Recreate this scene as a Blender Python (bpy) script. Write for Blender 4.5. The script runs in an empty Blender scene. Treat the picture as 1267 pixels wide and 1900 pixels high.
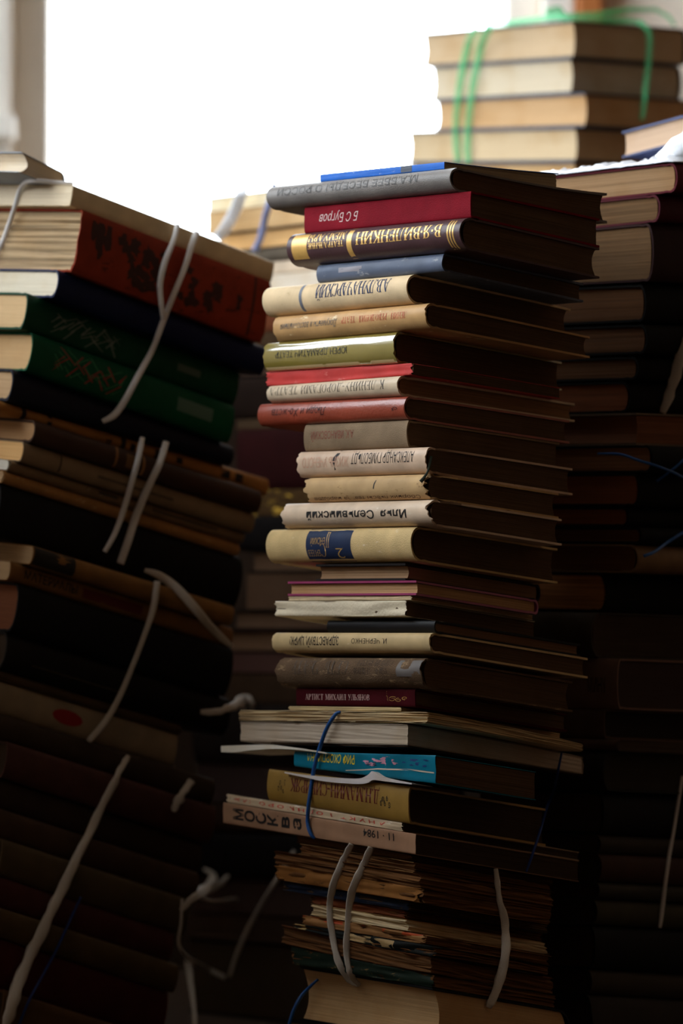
import bpy, bmesh, math, random
from mathutils import Vector, noise as mnoise

# ------------------------------------------------------------------ camera
F = 7125.0                       # focal length in pixels of the 1267x1900 frame (135 mm on a 24x36 sensor)
CX, CY = 633.5, 950.0
CAM_H = 0.36
PITCH = math.atan(200.0 / F)
scn = bpy.context.scene
COL = scn.collection
cam_data = bpy.data.cameras.new('camera')
cam = bpy.data.objects.new('camera', cam_data)
COL.objects.link(cam)
cam.location = (0, 0, CAM_H)
cam.rotation_euler = (math.pi / 2 + PITCH, 0, 0)
cam_data.sensor_fit = 'VERTICAL'
cam_data.sensor_height = 36.0
cam_data.sensor_width = 24.0
cam_data.lens = F / 1900.0 * 36.0
cam_data.clip_start = 0.05
cam_data.clip_end = 60
cam_data.dof.use_dof = True
cam_data.dof.focus_distance = 2.87
cam_data.dof.aperture_fstop = 4.6
scn.camera = cam

# ------------------------------------------------------------------ light
SKY = 10.0
EXPOSURE = 0.0
world = bpy.data.worlds.new('world')
scn.world = world
world.use_nodes = True
wn = world.node_tree.nodes
wl = world.node_tree.links
bg = wn['Background']
tc = wn.new('ShaderNodeTexCoord')
sp = wn.new('ShaderNodeSeparateXYZ')
rmp = wn.new('ShaderNodeValToRGB')
mr = wn.new('ShaderNodeMapRange')
mr.inputs[1].default_value = -1.0
mr.inputs[2].default_value = 1.0
wl.new(tc.outputs['Generated'], sp.inputs[0])
wl.new(sp.outputs['Z'], mr.inputs[0])
wl.new(mr.outputs[0], rmp.inputs[0])
e = rmp.color_ramp.elements
e[0].position = 0.40; e[0].color = (0.30, 0.30, 0.28, 1)
e[1].position = 0.50; e[1].color = (0.84, 0.92, 1.0, 1)
e2_ = rmp.color_ramp.elements.new(1.0); e2_.color = (0.90, 0.95, 1.0, 1)
wl.new(rmp.outputs[0], bg.inputs[0])
bg.inputs[1].default_value = SKY
scn.view_settings.view_transform = 'Standard'
scn.view_settings.look = 'None'
scn.view_settings.exposure = EXPOSURE
scn.view_settings.gamma = 1.0
scn.view_settings.use_curve_mapping = False
try:
    scn.cycles.use_denoising = True
    scn.cycles.max_bounces = 8
    scn.cycles.diffuse_bounces = 4
    scn.cycles.transparent_max_bounces = 12
    scn.cycles.sample_clamp_indirect = 6.0
except Exception:
    pass

# ------------------------------------------------------------------ pixel <-> place
CO = Vector((0, 0, CAM_H))
cp, sp_ = math.cos(PITCH), math.sin(PITCH)

def ray(px, py):
    dx = (px - CX) / F
    dz = -(py - CY) / F
    return Vector((dx, cp - dz * sp_, sp_ + dz * cp))

def hit(px, py, P, n):
    d = ray(px, py)
    return CO + d * ((P - CO).dot(n) / d.dot(n))

def at_y(px, py, Y):
    d = ray(px, py)
    return CO + d * (Y / d.y)

def lin(c):
    return tuple((x / 12.92 if x <= 0.04045 else ((x + 0.055) / 1.055) ** 2.4) for x in (v / 255.0 for v in c))

def interp(tab, y):
    if y <= tab[0][0]:
        return tab[0][1]
    for (a, b), (c, d) in zip(tab, tab[1:]):
        if y <= c:
            return b + (d - b) * (y - a) / (c - a)
    return tab[-1][1]

def nz(x, y, z=0.0):
    return mnoise.noise(Vector((x, y, z)))

# ------------------------------------------------------------------ materials
MATS = {}
def _new(name):
    m = bpy.data.materials.new(name)
    m.use_nodes = True
    nt = m.node_tree
    return m, nt, nt.nodes['Principled BSDF']

def m_cover(col, rough=0.62, spec=0.3, vary=0.16, scale=45.0, bump=0.12, weave=False, coat=0.0, wear=None, wear_amt=0.0, metal=0.0, film=False):
    key = ('c', tuple(col), rough, spec, vary, scale, bump, weave, coat, wear, wear_amt, metal, film)
    if key in MATS:
        return MATS[key]
    m, nt, b = _new('book_cover')
    N, Lk = nt.nodes, nt.links
    t = N.new('ShaderNodeTexCoord')
    no = N.new('ShaderNodeTexNoise'); no.inputs['Scale'].default_value = scale; no.inputs['Detail'].default_value = 5
    Lk.new(t.outputs['Object'], no.inputs['Vector'])
    mix = N.new('ShaderNodeMix'); mix.data_type = 'RGBA'
    c = lin(col)
    mix.inputs[6].default_value = tuple(min(1, x * (1 - vary)) for x in c) + (1,)
    mix.inputs[7].default_value = tuple(min(1, x * (1 + vary)) for x in c) + (1,)
    cr = N.new('ShaderNodeMapRange'); cr.inputs[1].default_value = 0.3; cr.inputs[2].default_value = 0.7
    Lk.new(no.outputs[0], cr.inputs[0]); Lk.new(cr.outputs[0], mix.inputs[0])
    out = mix.outputs[2]
    if wear:
        n2 = N.new('ShaderNodeTexNoise'); n2.inputs['Scale'].default_value = 130; n2.inputs['Detail'].default_value = 8; n2.inputs['Roughness'].default_value = 0.7
        mp = N.new('ShaderNodeMapping'); mp.inputs['Scale'].default_value = (0.5, 0.5, 1.6)
        Lk.new(t.outputs['Object'], mp.inputs[0]); Lk.new(mp.outputs[0], n2.inputs['Vector'])
        r2 = N.new('ShaderNodeMapRange'); r2.inputs[1].default_value = 0.66 - wear_amt; r2.inputs[2].default_value = 0.72 - wear_amt * 0.8
        Lk.new(n2.outputs[0], r2.inputs[0])
        m2 = N.new('ShaderNodeMix'); m2.data_type = 'RGBA'
        m2.inputs[7].default_value = lin(wear) + (1,)
        Lk.new(out, m2.inputs[6]); Lk.new(r2.outputs[0], m2.inputs[0])
        out = m2.outputs[2]
    Lk.new(out, b.inputs['Base Color'])
    b.inputs['Roughness'].default_value = rough
    b.inputs['Specular IOR Level'].default_value = spec * (1.0 if coat else 0.45)
    b.inputs['Metallic'].default_value = metal
    if coat:
        b.inputs['Coat Weight'].default_value = coat
        b.inputs['Coat Roughness'].default_value = 0.05 if film else 0.12
        if film:
            b.inputs['Coat IOR'].default_value = 2.1
    bp = N.new('ShaderNodeBump'); bp.inputs['Strength'].default_value = bump; bp.inputs['Distance'].default_value = 0.0006
    if weave:
        n3 = N.new('ShaderNodeTexVoronoi'); n3.inputs['Scale'].default_value = 1400
    else:
        n3 = N.new('ShaderNodeTexNoise'); n3.inputs['Scale'].default_value = 500; n3.inputs['Detail'].default_value = 6
    Lk.new(t.outputs['Object'], n3.inputs['Vector'])
    Lk.new(n3.outputs[0], bp.inputs['Height']); Lk.new(bp.outputs[0], b.inputs['Normal'])
    MATS[key] = m
    return m

def m_page(col, dark=0.55, lines=1700.0, edge=None):
    """page edges: fine lines along the leaves (UV v = metres through the block)."""
    key = ('p', tuple(col), dark, lines, edge)
    if key in MATS:
        return MATS[key]
    m, nt, b = _new('page_edges')
    N, Lk = nt.nodes, nt.links
    uv = N.new('ShaderNodeUVMap')
    mp = N.new('ShaderNodeMapping'); mp.inputs['Scale'].default_value = (9.0, lines, 1)
    Lk.new(uv.outputs[0], mp.inputs[0])
    no = N.new('ShaderNodeTexNoise'); no.inputs['Scale'].default_value = 1.0; no.inputs['Detail'].default_value = 4; no.inputs['Roughness'].default_value = 0.65
    Lk.new(mp.outputs[0], no.inputs['Vector'])
    mr_ = N.new('ShaderNodeMapRange'); mr_.inputs[1].default_value = 0.32; mr_.inputs[2].default_value = 0.62
    Lk.new(no.outputs[0], mr_.inputs[0])
    t = N.new('ShaderNodeTexCoord')
    st = N.new('ShaderNodeTexNoise'); st.inputs['Scale'].default_value = 28; st.inputs['Detail'].default_value = 3
    Lk.new(t.outputs['Object'], st.inputs['Vector'])
    c = lin(col)
    mix = N.new('ShaderNodeMix'); mix.data_type = 'RGBA'
    mix.inputs[6].default_value = tuple(x * dark for x in c) + (1,)
    mix.inputs[7].default_value = c + (1,)
    Lk.new(mr_.outputs[0], mix.inputs[0])
    m2 = N.new('ShaderNodeMix'); m2.data_type = 'RGBA'; m2.blend_type = 'MULTIPLY'
    m2.inputs[7].default_value = (0.82, 0.70, 0.52, 1)
    r3 = N.new('ShaderNodeMapRange'); r3.inputs[1].default_value = 0.45; r3.inputs[2].default_value = 0.75; r3.inputs[4].default_value = 0.6
    Lk.new(st.outputs[0], r3.inputs[0]); Lk.new(r3.outputs[0], m2.inputs[0])
    Lk.new(mix.outputs[2], m2.inputs[6])
    Lk.new(m2.outputs[2], b.inputs['Base Color'])
    b.inputs['Roughness'].default_value = 0.85
    b.inputs['Specular IOR Level'].default_value = 0.15
    bp = N.new('ShaderNodeBump'); bp.inputs['Strength'].default_value = 0.5; bp.inputs['Distance'].default_value = 0.0006
    Lk.new(no.outputs[0], bp.inputs['Height']); Lk.new(bp.outputs[0], b.inputs['Normal'])
    MATS[key] = m
    return m

def m_plain(col, rough=0.6, spec=0.3, metal=0.0, trans=0.0, bump=0.0, bscale=300, name='paint', vary=0.0, alpha=1.0):
    key = (alpha, 's', tuple(col), rough, spec, metal, trans, bump, bscale, name, vary)
    if key in MATS:
        return MATS[key]
    m, nt, b = _new(name)
    N, Lk = nt.nodes, nt.links
    c = lin(col)
    t = N.new('ShaderNodeTexCoord')
    no = N.new('ShaderNodeTexNoise'); no.inputs['Scale'].default_value = bscale; no.inputs['Detail'].default_value = 4
    Lk.new(t.outputs['Object'], no.inputs['Vector'])
    mix = N.new('ShaderNodeMix'); mix.data_type = 'RGBA'
    v = max(vary, 0.04)
    mix.inputs[6].default_value = tuple(x * (1 - v) for x in c) + (1,)
    mix.inputs[7].default_value = tuple(min(1, x * (1 + v)) for x in c) + (1,)
    Lk.new(no.outputs[0], mix.inputs[0]); Lk.new(mix.outputs[2], b.inputs['Base Color'])
    b.inputs['Roughness'].default_value = rough
    b.inputs['Specular IOR Level'].default_value = spec
    b.inputs['Metallic'].default_value = metal
    b.inputs['Alpha'].default_value = alpha
    if trans:
        b.inputs['Transmission Weight'].default_value = trans
    if bump:
        bp = N.new('ShaderNodeBump'); bp.inputs['Strength'].default_value = bump; bp.inputs['Distance'].default_value = 0.001
        Lk.new(no.outputs[0], bp.inputs['Height']); Lk.new(bp.outputs[0], b.inputs['Normal'])
    MATS[key] = m
    return m

# ------------------------------------------------------------------ object helpers
def link_mesh(name, verts, faces, mat, parent=None, origin=None, uvs=None, smooth=False, mats=None, fmat=None):
    me = bpy.data.meshes.new(name)
    o_ = origin or Vector((0, 0, 0))
    me.from_pydata([tuple(Vector(v) - o_) for v in verts], [], faces)
    if uvs:
        ul = me.uv_layers.new(name='UVMap')
        for lp in me.loops:
            ul.data[lp.index].uv = uvs[lp.vertex_index]
    me.materials.append(mat)
    for m in (mats or []):
        me.materials.append(m)
    bm = bmesh.new(); bm.from_mesh(me)
    bmesh.ops.recalc_face_normals(bm, faces=bm.faces)
    bm.to_mesh(me); bm.free()
    if fmat:
        for p, i in zip(me.polygons, fmat):
            p.material_index = i
    if smooth:
        for p in me.polygons:
            p.use_smooth = True
    ob = bpy.data.objects.new(name, me)
    COL.objects.link(ob)
    if parent is not None:
        ob.parent = parent
    else:
        ob.location = o_
    return ob

def tag(o, label, cat, group=None, kind=None):
    if label: o['label'] = label
    if cat: o['category'] = cat
    if group: o['group'] = group
    if kind: o['kind'] = kind
    return o

def empty(name, loc):
    o = bpy.data.objects.new(name, None)
    o.empty_display_size = 0.02
    COL.objects.link(o)
    o.location = loc
    return o

def box_vf(x0, x1, y0, y1, z0, z1):
    v = [(x, y, z) for z in (z0, z1) for y in (y0, y1) for x in (x0, x1)]
    f = [(0, 1, 3, 2), (4, 6, 7, 5), (0, 4, 5, 1), (2, 3, 7, 6), (0, 2, 6, 4), (1, 5, 7, 3)]
    return v, f

def boxes(name, lst, mat, parent=None, bevel=0.0, origin=None):
    V, Fc = [], []
    for b in lst:
        v, f = box_vf(*b)
        k = len(V)
        V += v; Fc += [tuple(i + k for i in q) for q in f]
    o = link_mesh(name, V, Fc, mat, parent, origin)
    if bevel:
        md = o.modifiers.new('bevel', 'BEVEL'); md.width = bevel; md.segments = 2
    return o

def structure(o):
    o['kind'] = 'structure'
    return o
# ------------------------------------------------------------------ room
BACK = 4.0
XL, XR, YF, ZC = -0.68, 2.4, -1.2, 2.6
wall_mat = m_plain((240, 224, 206), 0.85, 0.15, bump=0.15, bscale=60, name='painted_plaster', vary=0.05)
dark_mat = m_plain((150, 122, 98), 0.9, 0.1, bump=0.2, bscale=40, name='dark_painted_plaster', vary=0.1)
frame_mat = m_plain((240, 232, 222), 0.55, 0.3, bump=0.05, bscale=90, name='painted_window_wood', vary=0.04)
wood_mat = m_plain((176, 104, 52), 0.6, 0.3, bump=0.2, bscale=50, name='orange_brown_wood', vary=0.2)
ceil_mat = m_plain((240, 232, 220), 0.9, 0.1, bump=0.1, bscale=40, name='white_ceiling_paint', vary=0.03)
floor_mat = m_plain((64, 50, 40), 0.7, 0.2, bump=0.3, bscale=14, name='worn_floor_boards', vary=0.3)

def glass_material():
    m, nt, b = _new('window_glass')
    N, Lk = nt.nodes, nt.links
    N.remove(b)
    tr = N.new('ShaderNodeBsdfTransparent'); tr.inputs[0].default_value = (0.97, 0.98, 0.98, 1)
    gl = N.new('ShaderNodeBsdfGlossy'); gl.inputs['Roughness'].default_value = 0.02
    fr = N.new('ShaderNodeFresnel'); fr.inputs[0].default_value = 1.25
    mx = N.new('ShaderNodeMixShader')
    Lk.new(fr.outputs[0], mx.inputs[0]); Lk.new(tr.outputs[0], mx.inputs[1]); Lk.new(gl.outputs[0], mx.inputs[2])
    Lk.new(mx.outputs[0], N['Material Output'].inputs[0])
    return m
glass_mat = glass_material()

structure(boxes('floor', [(XL - .3, XR + .3, YF - .3, BACK + .3, -0.05, 0.0)], floor_mat))
structure(boxes('ceiling', [(XL - .3, XR + .3, YF - .3, BACK + .3, ZC, ZC + .05)], ceil_mat))
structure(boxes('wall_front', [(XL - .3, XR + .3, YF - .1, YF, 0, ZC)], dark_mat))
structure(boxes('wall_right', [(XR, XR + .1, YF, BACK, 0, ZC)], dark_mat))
# back wall with its window opening
WX0, WX1, WZ0, WZ1 = -0.345, 0.2095, 0.70, 2.2
T = 0.25
structure(boxes('wall_back', [(XL - .3, WX0, BACK, BACK + T, 0, ZC), (WX1, XR + .3, BACK, BACK + T, 0, ZC),
                              (WX0, WX1, BACK, BACK + T, 0, WZ0), (WX0, WX1, BACK, BACK + T, WZ1, ZC)], wall_mat))
def window(name, axis, a0, a1, z0, z1, wallc, depth, muntins, sgn, fw=0.045, ledge=.10):
    """frame, panes and sill of a window in the wall at wallc; a = coordinate along the wall."""
    root = empty(name, (0, 0, 0)); structure(root)
    def bx(p0, p1, d0, d1, q0, q1):
        d0, d1 = sorted((wallc + sgn * d0, wallc + sgn * d1))
        return (p0, p1, d0, d1, q0, q1) if axis == 'x' else (d0, d1, p0, p1, q0, q1)
    L = [bx(a0, a0 + fw, .03, .09, z0, z1), bx(a1 - fw, a1, .03, .09, z0, z1), bx(a0 + fw, a1 - fw, .03, .09, z0, z0 + fw), bx(a0 + fw, a1 - fw, .03, .09, z1 - fw, z1)]
    for mx_ in muntins:
        L.append(bx(mx_ - .025, mx_ + .025, .03, .09, z0 + fw, z1 - fw))
    boxes('window_frame', L, frame_mat, root, bevel=0.004)
    boxes('glass_pane', [bx(a0 + fw * .5, a1 - fw * .5, .058, .062, z0 + fw * .5, z1 - fw * .5)], glass_mat, root)
    boxes('window_sill', [bx(a0 - .03, a1 + .03, -ledge, .04, z0 - .03, z0)], frame_mat, root, bevel=0.004)
    return root
window('window_1', 'x', WX0, WX1, WZ0, WZ1, BACK, T, [], 1, fw=0.036)
structure(boxes('trim_1', [(WX0 - .05, WX0, BACK - .02, BACK, WZ0 - .05, WZ1 + .05), (WX1, WX1 + .034, BACK - .02, BACK, WZ0 - .05, WZ1 + .05)], frame_mat, bevel=0.004))
structure(boxes('trim_3', [(XL, XR, BACK - .015, BACK, 0.0, 0.62)], m_plain((52, 38, 28), .7, .2, bump=.2, bscale=40, name='gap_shade_panel', vary=.2)))  # dark panel added over the lower wall, standing in for shade between the stacks
structure(boxes('trim_4', [(XL, -0.339, BACK - .05, BACK, .858, .884)], frame_mat, bevel=0.003))
structure(boxes('trim_2', [(0.2445, 0.272, BACK - .03, BACK, 0.63, ZC)], wood_mat, bevel=0.004))
# left wall with the window that lights the spines
LY0, LY1, LZ0, LZ1 = 2.3, 3.86, 0.77, 2.4
structure(boxes('wall_left', [(XL - T, XL, YF, LY0, 0, ZC), (XL - T, XL, LY1, BACK, 0, ZC),
                              (XL - T, XL, LY0, LY1, 0, LZ0), (XL - T, XL, LY0, LY1, LZ1, ZC)], wall_mat))
window('window_2', 'y', LY0, LY1, LZ0, LZ1, XL, T, [(LY0 + LY1) / 2], -1, ledge=.03)
def portal(name, loc, rot, sx, sy):
    l = bpy.data.lights.new(name, 'AREA'); l.shape = 'RECTANGLE'; l.size = sx; l.size_y = sy
    l.cycles.is_portal = True
    o = bpy.data.objects.new(name, l); COL.objects.link(o); o.location = loc; o.rotation_euler = rot
portal('window_portal', ((WX0 + WX1) / 2, BACK + T + .01, (WZ0 + WZ1) / 2), (-math.pi / 2, 0, 0), WX1 - WX0, WZ1 - WZ0)
portal('window_portal', (XL - T - .01, (LY0 + LY1) / 2, (LZ0 + LZ1) / 2), (0, -math.pi / 2, 0), LZ1 - LZ0, LY1 - LY0)
# ------------------------------------------------------------------ books
WARN = []
class Book: pass

class Stack:
    """books lying on each other; every top face is fixed by its near corner and its two visible edges."""
    def __init__(s, ref_px, Y0, ang, sl, sr, cornern=None, lean=(0, 0), angr=None):
        s.P0 = at_y(ref_px, 1150, Y0)
        a = math.radians(ang)
        b = math.radians(90 - ang if angr is None else angr)
        s.dl = Vector((-math.cos(a), math.sin(a), 0))
        s.dr = Vector((math.cos(b), math.sin(b), 0))
        s.sl, s.sr = sl, sr
        s.cn = s.dr if cornern is None else Vector(cornern)
        s.lean = Vector((lean[0], lean[1], 0))
        s.books = []

def rot2(v, deg):
    a = math.radians(deg)
    return Vector((v.x * math.cos(a) - v.y * math.sin(a), v.x * math.sin(a) + v.y * math.cos(a), 0))

def perp(v):
    return Vector((-v.y, v.x, 0))

def lay(S, d):
    b = Book(); b.d = d; b.S = S
    yaw = d.get('yaw', 0)
    b.dl, b.dr = rot2(S.dl, yaw), rot2(S.dr, yaw + d.get('skew', 0))
    P0 = S.P0 + S.dr * d.get('dv', 0.0)
    b.P = hit(d['xc'], d['yt'], P0, S.cn)
    sl = d.get('sl', interp(S.sl, d['yt'])); sr = d.get('sr', interp(S.sr, d['yt']))
    xl = d.get('xl', d['xc'] - 150); xr = d.get('xr', d['xc'] + 150)
    Pl = hit(xl, d['yt'] + sl * (xl - d['xc']), b.P, perp(b.dl))
    Pr = hit(xr, d['yt'] + sr * (xr - d['xc']), b.P, perp(b.dr))
    b.Ll = d['wl'] if 'wl' in d else (Pl - b.P).to_2d().length
    b.Lr = d['wr'] if 'wr' in d else (Pr - b.P).to_2d().length
    ul = (Pl - b.P); ur = (Pr - b.P)
    n = ul.cross(ur)
    b.g = Vector((-n.x / n.z, -n.y / n.z))
    b.sag = d.get('sag', 0.0)       # metres dropped at the far end of the right-hand face
    b.sagl = d.get('sagl', 0.0)
    def ztop(x, y, b=b):
        dx, dy = x - b.P.x, y - b.P.y
        z = b.P.z + b.g.x * dx + b.g.y * dy
        if b.sag:
            v = (dx * b.dr.x + dy * b.dr.y) / b.Lr
            z -= b.sag * v * abs(v) ** 1.3 if v > 0 else 0
        if b.sagl:
            v = (dx * b.dl.x + dy * b.dl.y) / b.Ll
            z -= b.sagl * v * abs(v) if v > 0 else 0
        return z
    b.ztop = ztop
    S.books.append(b)
    return b

def finish(S, floor_z=0.0):
    for i, b in enumerate(S.books):
        if i + 1 < len(S.books):
            gap = b.d.get('gap', 0.0)
            nb = S.books[i + 1]
            b.zbot = (lambda x, y, nb=nb, gap=gap: nb.ztop(x, y) + 0.0003 + gap)
        else:
            h = b.d.get('h')
            if h:
                b.zbot = (lambda x, y, b=b, h=h: b.ztop(x, y) - h)
            else:
                b.zbot = (lambda x, y: floor_z + 0.0004)
        if b.d.get('h') and i + 1 < len(S.books) and b.d.get('free'):
            b.zbot = (lambda x, y, b=b, h=b.d['h']: b.ztop(x, y) - h)
        f = b.d.get('face', 'spine')
        if f == 'spine':
            b.A, b.e1, b.e2, b.L, b.W = b.P, b.dl, b.dr, b.Ll, b.Lr
        elif f == 'fore':
            b.A, b.e1, b.e2, b.L, b.W = b.P + b.dr * b.Lr, b.dl, -b.dr, b.Ll, b.Lr
        elif f == 'head':
            b.A, b.e1, b.e2, b.L, b.W = b.P, b.dr, b.dl, b.Lr, b.Ll
        else:
            b.A, b.e1, b.e2, b.L, b.W = b.P + b.dl * b.Ll, b.dr, -b.dl, b.Lr, b.Ll
        k = S.lean
        def mp(s, t, w, b=b, k=k):
            x = b.A.x + b.e1.x * s + b.e2.x * t
            y = b.A.y + b.e1.y * s + b.e2.y * t
            zt = b.ztop(x, y)
            if k.x == 0 and k.y == 0:
                zb = b.zbot(x, y)
                return Vector((x, y, zb + (zt - zb) * w))
            zb = b.zbot(x, y)
            for _ in range(4):
                zb = b.zbot(x + k.x * (zb - zt), y + k.y * (zb - zt))
            # lean is shared by the whole stack: position follows the height
            z = zb + (zt - zb) * w
            return Vector((x + k.x * (z - zt), y + k.y * (z - zt), z))
        b.map = mp
        hs = [(mp(s, t, 1) - mp(s, t, 0)).z for s in (0, b.L / 2, b.L) for t in (0, b.W / 2, b.W)]
        b.h = sum(hs) / 9
        if min(hs) < 0.0012:
            WARN.append('thin %s yt=%s min %.4f avg %.4f' % (b.d.get('name'), b.d['yt'], min(hs), b.h))
        build_book(b)

def build_book(b):
    d = b.d
    kind = d.get('kind', 'hard')
    rng = random.Random(int(d['yt'] * 7 + d['xc']))
    sd = rng.uniform(0, 50)
    L, W, h = b.L, b.W, b.h
    hard = kind == 'hard'
    c = min(0.0016 if hard else 0.0004, 0.18 * h)
    cw = c / h
    r = d.get('round', 0.003 if hard else 0.0006)
    wob = d.get('wob', 0.0003 if hard else 0.0004)
    tear = d.get('tear', 0.0)
    ov = d.get('ov', 0.0015) if hard else 0.0005
    q = d.get('q', 1)                      # mesh resolution
    def spine_t(s, w):
        x = 2 * w - 1
        prof = math.sqrt(max(0.0, 1 - abs(x) ** (2.0 if r > 0.002 else 8)))
        return 0.0016 - r * prof + wob * nz(s * 60 + sd, w * 2.2 + sd, 3.1) * (1.0 if 0.02 < w < 0.98 else 0.3)
    b.spine_t = spine_t
    root = empty(d.get('name', 'hardcover_book' if hard else 'paperback_book'), b.map(L / 2, W / 2, 0))
    tag(root, d.get('label'), d.get('cat', 'book'), d.get('group'))
    org = Vector(root.location)
    b.root, b.org = root, org
    ragged = d.get('ragged', 0.0)
    # ---- cover
    ns = max(4, int(L / 0.012 * q)); na = 14 if q >= 1 else 8
    nt_ = 8
    tb = [W - (W - 0.010) * i / nt_ for i in range(nt_ + 1)]
    gro = 0.30 * cw if hard else 0.0
    def rows(s):
        jag = 0.0
        outer = [(t, 1.0) for t in tb] + [(0.006, 1.0 - gro)]
        inner = [(t, 1 - cw) for t in tb] + [(0.006, 1 - cw - gro)]
        for i in range(na + 1):
            x = math.pi * (0.5 + 0.5 * math.cos(math.pi * i / na)) / math.pi
            w = x
            t = spine_t(s, w)
            outer.append((t, w))
            inner.append((t + c * 0.7, cw + (1 - 2 * cw) * w))
        outer += [(0.006, gro)] + [(t, 0.0) for t in reversed(tb)]
        inner += [(0.006, cw + gro)] + [(t, cw) for t in reversed(tb)]
        return outer, inner
    V, Fc = [], []
    m = None
    for j in range(ns + 1):
        s = L * j / ns
        o_, i_ = rows(s)
        m = len(o_)
        for prof in (o_, i_):
            for (t, w) in prof:
                ss = s
                if j in (0, ns):
                    sgn = 1 if j == 0 else -1
                    if tear and t < 0.02:
                        ss += sgn * tear * (0.55 * nz(w * 9 + sd, t * 60, 7 + j) + 0.45 * nz(w * 31 + sd, t * 160, 2 + j) + 0.25)
                    if ragged:
                        ss += sgn * ragged * (nz(t * 70 + sd, w * 3, 9 + j) + 0.3)
                tt = t
                if ragged and t > W - 0.001:
                    tt = t - ragged * (nz(s * 60 + sd, w * 3, 1) + 0.3)
                V.append(b.map(ss, tt, w))
        if j:
            k0, k1 = (j - 1) * 2 * m, j * 2 * m
            for i in range(m - 1):
                Fc.append((k0 + i, k1 + i, k1 + i + 1, k0 + i + 1))
                Fc.append((k0 + m + i, k0 + m + i + 1, k1 + m + i + 1, k1 + m + i))
            for i in (0, m - 1):
                Fc.append((k0 + i, k0 + m + i, k1 + m + i, k1 + i))
    for k in (0, ns * 2 * m):
        for i in range(m - 1):
            Fc.append((k + i, k + i + 1, k + m + i + 1, k + m + i))
    cov = b.cov = link_mesh('cover', V, Fc, d['cover'], root, org, smooth=False)
    for p in cov.data.polygons:
        p.use_smooth = True
    try:
        cov.data.set_sharp_from_angle(angle=math.radians(38))
    except Exception:
        pass
    # ---- pages
    pr = d.get('rough', 0.00012)
    nw = d.get('layers', 9)
    conc = d.get('conc', 0.4 * r if hard else 0.0003)
    npn = 7
    loops, UV, V, Fc = [], [], [], []
    t_sp = 0.0016 + c
    for k in range(nw + 1):
        w = cw + 0.0003 / h + (1 - 2 * cw - 0.0006 / h) * k / nw
        x = 2 * w - 1
        dt = conc * (1 - x * x)
        j0 = rng.uniform(-1, 1) * pr; j1 = rng.uniform(-1, 1) * pr; j2 = rng.uniform(-1, 1) * pr
        s0, s1 = ov + pr + j0, L - ov - pr + j1
        t0, t1 = t_sp - r * 0.75 * math.sqrt(max(0, 1 - x * x)) + 0.0004, W - ov - pr - dt + j2
        pts = [(s0, t0 + (t1 - t0) * i / npn) for i in range(npn)] + [(s0 + (s1 - s0) * i / npn, t1) for i in range(npn)]
        pts += [(s1, t1 + (t0 - t1) * i / npn) for i in range(npn)] + [(s1 + (s0 - s1) * i / npn, t0) for i in range(npn)]
        if ragged:
            pts = [(s + ragged * 0.5 * nz(s * 80 + t * 50 + sd, k * 1.7, 4), t + ragged * 0.5 * nz(s * 70 + sd, t * 80, k * 1.3)) for s, t in pts]
        per = 0.0
        for i, (s, t) in enumerate(pts):
            V.append(b.map(s, t, w))
            if i: per += math.hypot(s - pts[i - 1][0], t - pts[i - 1][1])
            UV.append((per, w * h + sd))
        n = len(pts)
        if k:
            a0, a1 = (k - 1) * n, k * n
            for i in range(n):
                Fc.append((a0 + i, a0 + (i + 1) % n, a1 + (i + 1) % n, a1 + i))
    Fc.append(tuple(range(n))); Fc.append(tuple(range(nw * n, nw * n + n)))
    link_mesh('page_block', V, Fc, d['pages'], root, org, UV)
    for fn in d.get('decor', []):
        fn(b)

# ------------------------------------------------------------------ lettering on spines
def px_s(b, px):
    """distance along the spine of the point that shows at column px."""
    py = b.d['yt'] + 0.5 * b.h * F / max(0.1, b.P.y)
    H = hit(px, py, b.A, perp(b.e1))
    return (H - b.A).dot(b.e1)

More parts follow.
